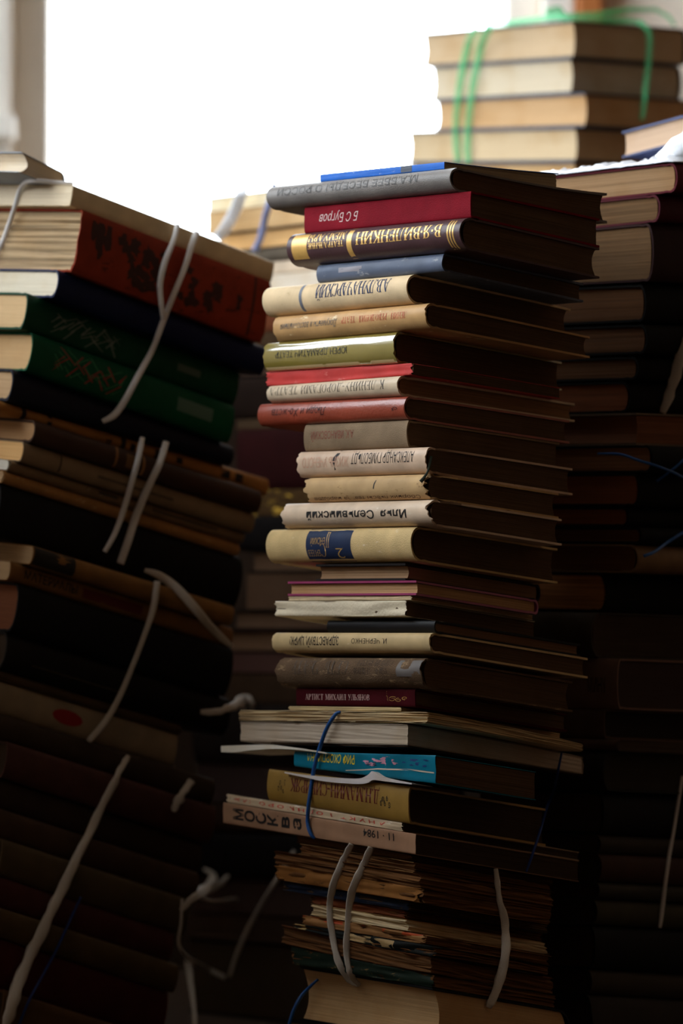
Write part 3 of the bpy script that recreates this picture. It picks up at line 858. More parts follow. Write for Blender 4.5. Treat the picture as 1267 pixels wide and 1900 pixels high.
Mg(1649, 784, 506, 1026, 'tan magazine with a curled torn corner in the taped bundle', m_cover((140, 92, 46), .75, .2, wear=(96, 62, 34), wear_amt=.05), PG_OLD, tear=.014)
Mg(1673, 760, 520, 1020, 'dark navy brochure with chipped edge in the taped bundle', m_cover((26, 34, 52), .6, .3, wear=(150, 120, 84), wear_amt=.05), PG_DARK, tear=.010, dv=.004)
Mg(1690, 754, 572, 1010, 'reddish brown brochure under the navy one in the taped bundle', m_cover((112, 60, 34), .7, .2, wear=(60, 34, 20), wear_amt=.06), PG_OLD, dv=.008)
Mg(1706, 755, 574, 1018, 'cream brochure with a torn spine baring its white sections', m_cover((192, 152, 96), .65, .25, wear=(120, 84, 46), wear_amt=.05), m_page((214, 190, 150), .5, 500), face='fore', ragged=.004)
Mg(1735, 790, 556, 1022, 'brochure with a thin orange red stripe along the spine', m_cover((160, 114, 70), .65, .25, wear=(120, 80, 50), wear_amt=.04), PG_OLD, decor=[band(782, 560, .62, .96, m_plain((190, 78, 36), .6, name='orange_stripe'), 'spine_stripe')])
Mg(1756, 806, 540, 1024, 'black spined brochure with a cream end in the taped bundle', m_cover((24, 26, 24), .6, .25, wear=(110, 90, 60), wear_amt=.02), PG_OLD, decor=[band(566, 545, .08, .95, m_plain((196, 164, 108), .7, name='cream_paper'), 'spine_patch'), band(730, 640, .1, .9, m_plain((180, 148, 100), .7, name='cream_paper'), 'spine_patch')])
Mg(1776, 800, 520, 1030, 'curling brown magazine near the bottom of the taped bundle', m_cover((126, 76, 44), .8, .15, wear=(70, 40, 24), wear_amt=.09), PG_OLD, face='fore', ragged=.005, sagl=-.006)
Mg(1808, 804, 536, 1034, 'dark green brochure with flaked gold edge, lowest of the taped bundle', m_cover((26, 40, 30), .6, .3, wear=(150, 120, 70), wear_amt=.05), PG_OLD, tear=.008, sagl=-.004)
C(1833, 802, 556, 1042, 'hardcover_book', 'thick book with smooth beige fore edge at the foot of the middle stack', m_cover((24, 22, 24), .6, .3), m_page((206, 166, 118), .78, 1300), face='fore', round=.012, conc=.006, yaw=-3)
C(1935, 808, 530, 1046, 'hardcover_book', 'lowest book of the middle stack, only its upper page edge in view', m_cover((30, 24, 22), .6, .3), PG_TAN, face='fore', round=.006)
finish(CS)
# ------------------------------------------------------------------ left leaning stack
LS = Stack(100, 3.05, 47, [(300, .0), (700, .03), (850, .10), (1500, .14), (1850, .16)],
           [(340, .385), (500, .375), (690, .355), (780, .315), (1000, .305), (1250, .30), (1500, .325), (1850, .315)],
           cornern=(0, 1, 0), lean=(.16, .05))
GL = 'books of the leaning stack at the left'
BLACK = m_cover((20, 20, 22), .6, .25)
def Lb(yt, xc, xr, label, cover, pages, **k):
    d = dict(yt=yt, xc=xc, xr=xr, wl=.145, name='hardcover_book', label=label, cover=cover, pages=pages, group=GL, face='head', round=.005, q=.6)
    d.update(k)
    return lay(LS, d)
Lb(282, 40, 116, 'small book with white page edge lying on top of the left leaning stack', m_cover((150, 158, 170), .5, .4), m_page((222, 206, 184), .8), face='fore', yaw=4, wl=.10, round=.006, conc=.008, sr=.50, kind='paper',
   name='paperback_book')
Lb(343, 136, 509, 'long pale beige book under the white string, top of the left leaning stack', m_cover((206, 184, 148), .6, .3, weave=True), m_page((226, 206, 176), .75), round=.002, kind='paper')
Lb(388, 152, 506, 'thick tattered rust red book with dark ornaments on its spine', m_cover((136, 50, 30), .7, .25, wear=(70, 30, 22), wear_amt=.07, bump=.5), m_page((180, 152, 116), .38, 420), round=.003, tear=.004, rough=.0012, layers=22,
   decor=[blotch(170, 212, .1, .9, m_plain((56, 24, 18), .7, name='dark_ornament', vary=.4), seed=2, n=7, size=.3), blotch(222, 320, .06, .94, m_plain((56, 24, 18), .7, name='dark_ornament', vary=.4), seed=5, n=22, size=.16),
          blotch(330, 424, .1, .8, m_plain((60, 25, 18), .7, name='dark_ornament2', vary=.4), seed=8, n=20, size=.15), band(474, 478, .02, .98, m_plain((54, 20, 14), .7, name='dark_line'), 'spine_band'), blotch(440, 462, .35, .65, m_plain((54, 20, 14), .7, name='dark_line'), seed=9, n=4, size=.3)])
Lb(500, 106, 492, 'navy blue book with creamy page edge under the rust red book', m_cover((16, 26, 62), .55, .25), m_page((226, 212, 188), .75), round=.006)
Lb(543, 50, 442, 'green book with grey woven pattern, upper of the two green books', m_cover((8, 64, 42), .55, .25), m_page((214, 178, 132), .78), round=.005,
   decor=[crossweave(95, 225, .12, .9, m_plain((108, 116, 110), .6, name='grey_print'), seed=3), band(330, 372, .4, .6, m_plain((70, 90, 80), .6, name='dull_green_print'), 'spine_title')])
Lb(617, 60, 434, 'green book with red and green woven pattern, lower of the two green books', m_cover((6, 76, 48), .55, .25), m_page((208, 168, 120), .78), round=.005,
   decor=[crossweave(100, 235, .12, .9, m_plain((150, 40, 44), .6, name='red_print'), seed=4, n=18), crossweave(100, 235, .12, .9, m_plain((46, 120, 80), .6, name='green_print'), seed=9, n=18), band(330, 395, .35, .7, m_plain((80, 110, 96), .6, name='pale_green_print'), 'spine_title')])
Lb(684, 22, 430, 'dark blue book below the two green books', m_cover((20, 24, 40), .55, .3), m_page((196, 160, 120), .7), round=.006)
Lb(742, -6, 496, 'thin tan book with black marks along its edge, left leaning stack', m_cover((168, 116, 60), .6, .3, wear=(120, 80, 40), wear_amt=.03), PG_TAN, kind='paper', sr=.292,
   decor=[band(x, x + w_, a, b_, INK, 'spine_mark') for x, w_, a, b_ in ((38, 8, 0.05, .95), (86, 8, .05, .95), (195, 10, .1, .6), (222, 9, .1, .9), (240, 9, .2, .7), (285, 12, .1, .8), (325, 12, .3, .7), (408, 16, .3, .8), (434, 14, .3, .8))])
Lb(779, 62, 482, 'dark brown book with two gold bands, left leaning stack', m_cover((62, 40, 28), .5, .35), m_page((190, 146, 104), .7), round=.006,
   decor=[band(212, 216, .05, .95, m_plain((150, 104, 54), .5, name='dull_gold')), band(232, 248, .2, .8, m_plain((110, 76, 40), .5, name='dull_gold2')), band(262, 266, .05, .95, m_plain((150, 104, 54), .5, name='dull_gold'))])
Lb(819, 42, 470, 'beige paperback with one thin crosswise line, left leaning stack', m_cover((140, 118, 92), .65, .25), m_page((226, 176, 116), .8), kind='paper', decor=[band(110, 113, .02, .98, m_plain((70, 56, 42), .7, name='brown_line')), band(180, 320, .35, .5, m_plain((96, 80, 62), .7, name='faded_line'), 'spine_title')])
Lb(852, 14, 452, 'beige paperback with torn white foot edge, left leaning stack', m_cover((132, 108, 80), .65, .25, wear=(206, 196, 180), wear_amt=.03), m_page((216, 206, 190), .7), kind='paper', tear=.006,
   decor=[band(180, 215, .4, .7, m_plain((60, 50, 40), .7, name='faded_ink2'), 'spine_title'), band(280, 400, .4, .6, m_plain((70, 58, 46), .7, name='faded_ink3'), 'spine_title')])
Lb(872, 4, 442, 'tan brochure with ragged lower edge, left leaning stack', m_cover((168, 122, 72), .65, .25, wear=(200, 170, 126), wear_amt=.06), PG_TAN, kind='paper', ragged=.002)
Lb(896, -2, 446, 'thick black book above the tan brochure with a missing corner', BLACK, PG_DIM, round=.008)
Lb(1012, 60, 432, 'short tan brochure under the thick black book', m_cover((130, 92, 50), .65, .25), PG_TAN, kind='paper', decor=[band(62, 138, -.0 + .04, .96, m_plain((30, 24, 20), .7, name='dark_tape'), 'spine_patch')])
Lb(1040, 18, 430, 'tan paperback with black and red title blocks', m_cover((128, 88, 50), .65, .25), PG_TAN, kind='paper', decor=[letters('МАТЕРИАЛЫ', 44, 142, .32, .76, INK, bold=.02), band(152, 262, .26, .74, m_plain((96, 22, 26), .65, name='dark_red_print'), 'title_block')])
Lb(1082, 32, 430, 'first of two thick black books, directly under the red and black titled paperback', BLACK, m_page((120, 70, 44), .6), round=.007)
Lb(1172, 10, 424, 'second thick black book, just above the white book with red oval', m_cover((24, 21, 20), .55, .25), PG_DIM, round=.007, decor=[band(60, 240, .30, .33, m_plain((70, 56, 30), .5, name='dull_gold'))])
Lb(1240, -10, 334, 'thin brown brochure over the white book with red oval', m_cover((84, 66, 48), .7, .2), PG_DIM, kind='paper')
Lb(1262, -8, 330, 'whitish book with a dark red oval on its spine', m_cover((150, 132, 108), .65, .25), PG_TAN, round=.003,
   decor=[patch([(128 + 28 * math.cos(i * .524), .50 + .24 * math.sin(i * .524)) for i in range(12)], m_plain((150, 20, 24), .6, name='red_oval'), 'spine_oval')])
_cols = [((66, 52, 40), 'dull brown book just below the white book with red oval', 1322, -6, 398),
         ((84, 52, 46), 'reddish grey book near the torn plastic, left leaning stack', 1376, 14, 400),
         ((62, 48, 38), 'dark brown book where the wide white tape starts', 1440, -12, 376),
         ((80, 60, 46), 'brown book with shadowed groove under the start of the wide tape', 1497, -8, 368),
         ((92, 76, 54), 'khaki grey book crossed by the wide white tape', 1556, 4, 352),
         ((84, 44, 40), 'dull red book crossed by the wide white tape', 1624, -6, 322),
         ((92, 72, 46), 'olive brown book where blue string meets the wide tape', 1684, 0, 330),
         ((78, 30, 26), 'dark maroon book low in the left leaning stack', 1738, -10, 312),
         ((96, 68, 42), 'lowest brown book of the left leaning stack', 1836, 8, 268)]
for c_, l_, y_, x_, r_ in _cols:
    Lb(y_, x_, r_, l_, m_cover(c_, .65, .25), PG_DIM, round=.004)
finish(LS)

# ------------------------------------------------------------------ stack behind the gap between them
BS = Stack(650, 3.38, 46, [(340, -.125), (530, -.095), (700, -.05), (1000, -.01), (1300, .02), (1850, .07)], [(340, .20), (1850, .12)])
GB = 'books of the dim stack behind the gap'
_bl = [(334, 386, (232, 214, 178), 'fore', 'cream coloured book topmost behind the white and blue ribbons', (226, 214, 190), 'paperback_book'),
       (362, 384, (206, 168, 120), 'fore', 'tan page edge, second from top behind the white ribbon', (190, 150, 104), 'paperback_book'),
       (405, 400, (214, 168, 112), 'fore', 'amber page edge crossed by the blue striped ribbon', (60, 48, 40), 'hardcover_book'),
       (445, 420, (120, 104, 84), 'spine', 'dark grey brown book at the foot of the blue striped ribbon', (92, 82, 70), 'hardcover_book'),
       (470, 440, (200, 180, 160), 'spine', 'thin pinkish beige booklet beside the dark brown gold book', (206, 184, 160), 'booklet'),
       (493, 450, (226, 210, 190), 'fore', 'white page edge behind the slate blue book', (200, 180, 150), 'paperback_book'),
       (530, 470, (120, 70, 40), 'spine', 'brown book behind the left end of the cream blue lettered book', (96, 52, 32), 'hardcover_book'),
       (604, 446, (150, 110, 74), 'spine', 'dim tan brochure behind the left end of the olive book', (140, 100, 66), 'booklet'),
       (632, 442, (110, 70, 42), 'fore', 'dim brown page edge behind the coral red book', (44, 30, 24), 'hardcover_book'),
       (690, 434, (70, 44, 30), 'spine', 'dark brown book behind the russet book end', (60, 36, 26), 'hardcover_book'),
       (770, 438, (150, 112, 74), 'spine', 'thin light edged booklet below the russet book end', (140, 104, 70), 'booklet'),
       (790, 442, (40, 16, 16), 'spine', 'dark red book behind the slit jacket', (84, 20, 20), 'hardcover_book'),
       (905, 456, (150, 110, 60), 'spine', 'book with speckled yellow and orange spine left of the bold lettered jacket', (140, 96, 52), 'paperback_book'),
       (955, 440, (60, 44, 32), 'spine', 'near black book left of the sand coloured book', (34, 26, 22), 'hardcover_book'),
       (1020, 466, (130, 88, 52), 'fore', 'brown page edge left of the sand coloured book', (40, 28, 22), 'hardcover_book'),
       (1062, 456, (124, 82, 48), 'fore', 'brown page edge left of the magenta covers', (60, 36, 24), 'paperback_book'),
       (1132, 434, (132, 90, 56), 'fore', 'dim tan page edge left of the wrinkled cream paperback', (44, 28, 20), 'hardcover_book'),
       (1170, 406, (140, 96, 56), 'fore', 'amber brown page edge left of the black lettered tan book', (70, 36, 26), 'hardcover_book'),
       (1212, 400, (110, 60, 46), 'fore', 'reddish page edge left of the threadbare grey book', (80, 48, 40), 'paperback_book'),
       (1252, 424, (120, 82, 50), 'spine', 'dim brown brochure left of the maroon book', (110, 74, 46), 'paperback_book'),
       (1310, 360, (70, 50, 36), 'spine', 'dark book behind the frayed magazine corner', (54, 38, 28), 'hardcover_book'),
       (1420, 360, (80, 50, 40), 'fore', 'dark brown book behind the left end of the mustard book', (50, 34, 28), 'hardcover_book'),
       (1500, 360, (90, 52, 38), 'spine', 'dim brown book behind the big lettered magazine', (96, 60, 42), 'hardcover_book'),
       (1555, 360, (56, 40, 32), 'spine', 'dark book behind the top of the taped bundle', (36, 28, 24), 'hardcover_book'),
       (1640, 352, (100, 62, 46), 'fore', 'dim reddish book near the loose plastic tangle', (84, 44, 36), 'hardcover_book'),
       (1710, 346, (110, 74, 50), 'fore', 'dim brown book above the thin loose string', (70, 40, 32), 'paperback_book'),
       (1760, 350, (110, 80, 50), 'fore', 'lowest dim book behind the taped bundle', (40, 30, 24), 'hardcover_book')]
for y_, x_, pc, fc, l_, cc, nm in _bl:  # lower books get darkened cover and page colours: gap shade put into them
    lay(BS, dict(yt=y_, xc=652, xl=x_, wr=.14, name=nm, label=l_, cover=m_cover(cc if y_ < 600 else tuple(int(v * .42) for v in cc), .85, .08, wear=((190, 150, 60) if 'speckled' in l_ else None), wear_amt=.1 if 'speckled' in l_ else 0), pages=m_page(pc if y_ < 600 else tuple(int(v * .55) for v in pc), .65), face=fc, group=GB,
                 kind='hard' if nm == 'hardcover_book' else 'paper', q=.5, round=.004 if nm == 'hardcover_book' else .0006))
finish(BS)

# ------------------------------------------------------------------ right stack
RS = Stack(1190, 3.0, 38, [(300, -.115), (410, -.10), (530, -.05), (700, -.03), (900, -.01), (1100, .02), (1850, .03)], [(300, .05), (700, .04), (1200, .035), (1850, .06)])
GR = 'books of the dark stack at the right'
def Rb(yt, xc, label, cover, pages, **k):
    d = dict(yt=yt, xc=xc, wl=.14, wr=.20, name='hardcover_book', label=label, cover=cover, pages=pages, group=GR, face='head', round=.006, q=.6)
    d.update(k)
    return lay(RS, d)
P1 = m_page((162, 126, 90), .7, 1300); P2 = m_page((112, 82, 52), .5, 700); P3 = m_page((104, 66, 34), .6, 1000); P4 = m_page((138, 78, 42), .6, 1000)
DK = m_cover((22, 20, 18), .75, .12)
Rb(302, 1248, 'dark red book with glossy boards under the crumpled plastic, right stack', m_cover((84, 18, 28), .6, .2), P1)
Rb(361, 1216, 'wine red book second from the top of the right stack', m_cover((74, 16, 26), .6, .2), P2, wl=.13)
Rb(414, 1204, 'thickest book of the right stack with wavy beige pages', m_cover((48, 24, 22), .65, .2), P2, wl=.13, gap=.002)
Rb(528, 1190, 'dark book with smooth brown pages under the thickest right book', DK, P3, wl=.13, gap=.002)
Rb(602, 1192, 'book with two toned brown pages, fifth from the top of the right stack', DK, P3, wl=.13, gap=.002)
Rb(662, 1176, 'thin book with brown pages left of the upper white tape, right stack', DK, P3, wl=.125, gap=.001)
Rb(708, 1156, 'book with rounded reddish brown pages, right stack', DK, P4, wl=.12, round=.009)
Rb(766, 1180, 'book with both page edges showing above the blue loop, right stack', m_cover((96, 78, 60), .6, .3), m_page((120, 74, 46), .6), face='fore', wl=.125)
Rb(826, 1202, 'book crossed by the upper blue string, right stack', DK, m_page((140, 92, 56), .6), wl=.13)
Rb(878, 1178, 'reddish paged book under the upper blue string, right stack', DK, P4, wl=.125)
Rb(940, 1158, 'thin book with rust coloured pages above the lower blue string', DK, P4, wl=.12)
Rb(978, 1182, 'thin tan paged book beside the lower blue string', DK, P3, wl=.125)
Rb(1010, 1170, 'book with buff cover and slanting tan pages under the lower blue string', m_cover((120, 92, 62), .6, .3), P3, wl=.125, round=.009)
Rb(1063, 1114, 'set back book with coarse brown page edge, right stack', DK, m_page((190, 128, 76), .4, 500), wl=.11, round=.008)
Rb(1136, 1110, 'round spined dark book above the cloth book with black lettering', m_cover((58, 48, 38), .65, .25), PG_DIM, face='spine', wl=.10, round=.012, wr=.2)
Rb(1222, 1148, 'dusky rose cloth book with slanted black lettering on its spine', m_cover((112, 84, 72), .65, .25, weave=True), m_page((60, 42, 36), .6), face='spine', wl=.10, round=.004,
   decor=[letters('МИНУ', 1092, 1126, .32, .62, INK, shear=-.25)])
Rb(1316, 1122, 'dark book with plain brown cloth spine under the rose cloth book', m_cover((84, 62, 48), .65, .25, weave=True), m_page((40, 34, 28), .6), face='spine', wl=.10, round=.003)
Rb(1372, 1150, 'very thin brown booklet, right stack', m_cover((84, 62, 50), .65, .25), PG_DIM, face='spine', wl=.10, kind='paper')
Rb(1394, 1130, 'thick blackish book under the very thin brown booklet', m_cover((36, 34, 28), .65, .25), m_page((50, 44, 34), .6), face='spine', wl=.10, round=.010)
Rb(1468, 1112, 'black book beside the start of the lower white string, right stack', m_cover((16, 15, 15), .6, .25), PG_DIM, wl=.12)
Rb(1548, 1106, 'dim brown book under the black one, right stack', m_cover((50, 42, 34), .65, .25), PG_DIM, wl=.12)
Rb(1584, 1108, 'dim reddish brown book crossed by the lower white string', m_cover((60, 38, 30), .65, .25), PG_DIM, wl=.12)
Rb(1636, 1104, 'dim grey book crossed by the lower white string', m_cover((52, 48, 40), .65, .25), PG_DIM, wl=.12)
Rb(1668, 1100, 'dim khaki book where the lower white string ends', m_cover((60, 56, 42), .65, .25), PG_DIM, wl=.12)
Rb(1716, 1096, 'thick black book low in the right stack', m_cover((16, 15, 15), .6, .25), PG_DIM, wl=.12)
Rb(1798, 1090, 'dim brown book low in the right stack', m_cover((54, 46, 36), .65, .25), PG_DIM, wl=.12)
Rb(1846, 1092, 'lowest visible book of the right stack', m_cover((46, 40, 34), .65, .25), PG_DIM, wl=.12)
finish(RS)

# ------------------------------------------------------------------ green tied stack on the table by the window
US = Stack(1064, 3.55, 47, [(38, -.088), (110, -.06), (172, -.055), (237, -.025), (300, -.01)], [(38, .075), (172, .07), (300, .05)])
GU = 'books tied with green tape by the window'
def Ub(yt, xc, xl, label, cover, pages, **k):
    d = dict(yt=yt, xc=xc, xl=xl, wr=.155, name='hardcover_book', label=label, cover=cover, pages=pages, group=GU, face='fore', round=.006, conc=.003, q=.6)
    d.update(k)
    return lay(US, d)
UC = m_cover((36, 44, 58), .35, .45)
Ub(38, 1062, 782, 'topmost book under the green tape with dark cover and beige pages', m_cover((44, 44, 48), .35, .45), m_page((184, 158, 126), .8))
Ub(108, 1058, 798, 'white paged book, second in the green taped stack', UC, m_page((190, 174, 150), .85), wr=.15)
Ub(172, 1084, 806, 'book with peach brown pages, third in the green taped stack', m_cover((46, 50, 66), .35, .45), m_page((186, 150, 110), .8), wr=.15)
Ub(236, 1066, 754, 'widest book at the green tape ends, light beige pages', m_cover((40, 48, 66), .35, .45), m_page((194, 170, 136), .8), wr=.125)
Ub(300, 1064, 756, 'lowest book of the green taped stack, just above the blue paperback', UC, m_page((190, 156, 112), .8), h=.035, wr=.14)
finish(US)
TZ = min(v for v in [US.books[-1].map(s, t, 0).z for s in (0, US.books[-1].L) for t in (0, US.books[-1].W)])
tb_root = empty('table', (0.45, 3.72, 0)); tag(tb_root, 'wooden table by the window under the green taped books', 'table')
tw = m_plain((120, 82, 52), .55, .3, bump=.2, bscale=30, name='table_wood', vary=.2)
boxes('tabletop', [(0.12, 0.80, 3.50, 3.94, TZ - .031, TZ - .001)], tw, tb_root, origin=tb_root.location.copy())
for x in (.15, .74):
    for y in (3.53, 3.88):
        boxes('leg', [(x, x + .04, y, y + .04, 0.001, TZ - .031)], tw, tb_root, origin=tb_root.location.copy())

# tilted book behind the plastic on the right stack
TS = Stack(1340, 3.12, 47, [(0, -.27)], [(0, .12)])
lay(TS, dict(yt=197, xc=1330, xl=1154, wr=.11, name='hardcover_book', label='tilted book with blue cover leaning behind the crumpled plastic', cover=m_cover((70, 78, 112), .4, .4), pages=m_page((200, 168, 140), .78), face='fore', h=.022, round=.004, q=.6))
finish(TS)
# ------------------------------------------------------------------ strings, tapes, loose sheets
bpy.context.view_layer.update()
DG = bpy.context.evaluated_depsgraph_get()
def depth_at(px, py):
    d = ray(px, py)
    ok, loc, n, i, ob, m = scn.ray_cast(DG, CO, d.normalized())
    return (loc.y if ok else None)

def catmull(pts, n=8):
    out = []
    P = [pts[0]] + list(pts) + [pts[-1]]
    for i in range(1, len(P) - 2):
        for k in range(n):
            t = k / n
            out.append(tuple(0.5 * ((2 * P[i][j]) + (-P[i - 1][j] + P[i + 1][j]) * t + (2 * P[i - 1][j] - 5 * P[i][j] + 4 * P[i + 1][j] - P[i + 2][j]) * t * t + (-P[i - 1][j] + 3 * P[i][j] - 3 * P[i + 1][j] + P[i + 2][j]) * t ** 3) for j in range(len(pts[0]))))
    out.append(tuple(pts[-1]))
    return out

def strand_px(pts, w0=4, off=.003, n=7, ydef=None, ylim=(2.2, 3.9), win=2):
    """pts: picture points (x, y[, width px]); the strand lies on whatever stands there, pulled taut over what sticks out."""
    P = catmull([(p[0], p[1], p[2] if len(p) > 2 else w0) for p in pts], n)
    D = []
    for x, y, w in P:
        d = depth_at(x, y)
        D.append(d if d is not None and ylim[0] < d < ylim[1] else None)
    known = [i for i, d in enumerate(D) if d is not None]
    for i in range(len(D)):
        if D[i] is None:
            D[i] = ydef if ydef else (D[min(known, key=lambda k: abs(k - i))] if known else 3.0)
    for _ in range(2):
        D = [min(D[max(0, i - win):i + win + 1]) for i in range(len(D))]
    for _ in range(3):
        D = [sum(D[max(0, i - 2):i + 3]) / len(D[max(0, i - 2):i + 3]) for i in range(len(D))]
    out = []
    for (x, y, w), d in zip(P, D):
        Y = d - off
        out.append((at_y(x, y, Y), w * Y / F / 2))
    return out

def strand_mesh(paths, flat=0.45, seg=8, fibre=0.0):
    V, Fc = [], []
    for path in paths:
        n = len(path); k0 = len(V)
        for i, (p, r) in enumerate(path):
            a = path[max(0, i - 1)][0]; c = path[min(n - 1, i + 1)][0]
            tg = (c - a).normalized()
            vw = (CO - p).normalized()
            sd = tg.cross(vw)
            if sd.length < 1e-4: sd = Vector((1, 0, 0))
            sd.normalize(); up = sd.cross(tg).normalized()
            for j in range(seg):
                an = 2 * math.pi * j / seg
                rr = r * (1 + fibre * nz(j * 1.7, i * .35, r * 999))
                V.append(p + sd * (math.cos(an) * rr) + up * (math.sin(an) * rr * flat))
        for i in range(n - 1):
            for j in range(seg):
                Fc.append((k0 + i * seg + j, k0 + i * seg + (j + 1) % seg, k0 + (i + 1) * seg + (j + 1) % seg, k0 + (i + 1) * seg + j))
        Fc.append(tuple(k0 + j for j in range(seg)))
        Fc.append(tuple(k0 + (n - 1) * seg + j for j in range(seg)))
    return V, Fc

def cord(name, label, cat, mat, paths, flat=.45, fibre=0.0, group=None):
    V, Fc = strand_mesh(paths, flat, 10 if fibre else 8, fibre)
    org = sum((Vector(v) for v in V), Vector()) / len(V)
    o = link_mesh(name, V, Fc, mat, None, org, smooth=True)
    return tag(o, label, cat, group)

WHITE = m_plain((226, 220, 216), .5, .35, name='white_twine', bump=.3, bscale=900)
TAPE = m_plain((196, 184, 170), .45, .4, name='white_plastic_tape', bump=.4, bscale=700)
BLUE = m_plain((26, 86, 156), .4, .45, name='blue_twine', bump=.3, bscale=900)
DBLUE = m_plain((28, 60, 130), .5, .35, name='dull_blue_twine')
GREEN = m_plain((96, 214, 146), .35, .5, name='green_tape', alpha=.5)

cord('white_string', 'white string looped over the upper books of the left leaning stack', 'string', WHITE, [
    strand_px([(330, 416, 10), (322, 446, 10), (306, 486, 12), (297, 526, 11), (299, 562, 10), (303, 592, 9)], ydef=3.12),
    strand_px([(366, 430, 12), (357, 452, 12), (342, 498, 11), (320, 552, 11), (301, 600, 11), (283, 648, 11), (258, 694, 12), (231, 744, 13), (212, 770, 13), (190, 782, 9)], ydef=3.15),
    strand_px([(136, 341, 7), (100, 338, 8), (66, 335, 9), (48, 338, 9), (36, 354, 9), (27, 386, 9), (14, 425, 9), (2, 455, 9), (-8, 476, 9)], ydef=3.07, win=1)], group='white strings of the left stack')
cord('white_string', 'two white strands hanging over the beige paperbacks of the left stack', 'string', WHITE, [
    strand_px([(264, 812, 10), (256, 852, 11), (243, 900, 11), (228, 950, 11), (212, 992, 10), (194, 1024, 9)]),
    strand_px([(308, 820, 13), (295, 862, 13), (272, 910, 14), (253, 956, 15), (238, 1002, 15), (223, 1046, 14)])], group='white strings of the left stack')
cord('white_tape', 'white tape end curling out of the left stack towards the gap', 'tape', TAPE, [
    strand_px([(268, 1058, 8), (296, 1068, 15), (326, 1090, 17), (356, 1122, 17), (388, 1160, 15), (414, 1186, 13), (430, 1200, 8)], off=.006)], group='white strings of the left stack')
cord('white_string', 'thin white string running down over the black books of the left stack', 'string', TAPE, [
    strand_px([(292, 1078, 12), (284, 1130, 12), (268, 1178, 10), (246, 1236, 10), (222, 1292, 11), (196, 1338, 12), (164, 1376, 12)])], group='white strings of the left stack')
cord('white_tape', 'wide white tape running down the lower left stack', 'tape', TAPE, [
    strand_px([(238, 1402, 8), (226, 1424, 13), (200, 1474, 14), (168, 1540, 16), (138, 1602, 18), (104, 1672, 20), (70, 1744, 22), (42, 1806, 22), (22, 1866, 20), (8, 1912, 16)], off=.004)], fibre=.5, group='white strings of the left stack')
cord('blue_string', 'faint blue string beside the wide white tape', 'string', DBLUE, [
    strand_px([(150, 1664, 5), (128, 1712, 5), (104, 1764, 5), (78, 1812, 5), (52, 1860, 5), (34, 1906, 5)])])
cord('white_ribbon', 'broad white ribbon hanging over the pale books behind the gap', 'ribbon', m_plain((236, 240, 248), .5, .3, name='white_gauze_ribbon', alpha=.7, bump=.3), [
    strand_px([(458, 330, 20), (450, 352, 22), (438, 386, 22), (420, 420, 22), (402, 442, 18)], ydef=3.46, off=.006, ylim=(3.3, 3.7))], flat=.2)
cord('blue_ribbon', 'blue striped ribbon beside the end of the grey book', 'ribbon', m_plain((150, 160, 206), .5, .3, name='striped_ribbon', vary=.5, bscale=60), [
    strand_px([(510, 340, 13), (503, 368, 14), (493, 400, 13), (484, 440, 13), (472, 466, 13)], ydef=3.44, off=.006, ylim=(3.3, 3.7))], flat=.2)
cord('blue_string', 'bright blue string tied around the mustard book and the turquoise paperback', 'string', BLUE, [
    strand_px([(632, 1321, 5), (622, 1326, 7), (606, 1352, 7.5), (593, 1388, 7.5), (583, 1424, 7.5), (577, 1462, 7.5), (572, 1500, 7.5), (571, 1528, 7.5), (577, 1548, 7), (584, 1556, 5)], off=.0016)], flat=.7)
cord('white_tape', 'doubled white tape around the tattered magazines', 'tape', TAPE, [
    strand_px([(652, 1566, 10), (640, 1590, 12), (625, 1622, 12), (614, 1658, 12), (611, 1692, 12), (616, 1728, 12), (622, 1764, 13), (632, 1794, 13), (648, 1818, 11), (664, 1828, 8)], off=.002, ylim=(2.6, 3.05)),
    strand_px([(688, 1572, 11), (676, 1602, 14), (660, 1634, 14), (649, 1670, 13), (645, 1716, 12), (643, 1760, 12), (646, 1792, 12), (654, 1814, 11), (668, 1828, 8)], off=.002, ylim=(2.6, 3.05))], flat=.16, fibre=.35)
cord('white_tape', 'dim white tape over the dark page side of the tattered magazines', 'tape', TAPE, [
    strand_px([(919, 1612, 8), (926, 1660, 11), (936, 1712, 14), (938, 1760, 16), (930, 1812, 18), (914, 1852, 16), (906, 1870, 12)], off=.003, ylim=(2.6, 3.1))], flat=.3, fibre=.5)
cord('blue_string', 'dark blue string down the far corner of the middle stack', 'string', DBLUE, [
    strand_px([(1042, 1396, 4), (1034, 1436, 5), (1026, 1470, 5), (1014, 1500, 5), (1000, 1548, 5), (984, 1596, 5), (976, 1618, 4)], ylim=(2.6, 3.1))])
cord('blue_string', 'blue string slanting over the lowest page edges of the middle stack', 'string', BLUE, [
    strand_px([(590, 1817, 5), (574, 1832, 6), (558, 1850, 7), (546, 1872, 7), (538, 1896, 7), (532, 1916, 6)], off=.002, ylim=(2.6, 3.1))], flat=.7)
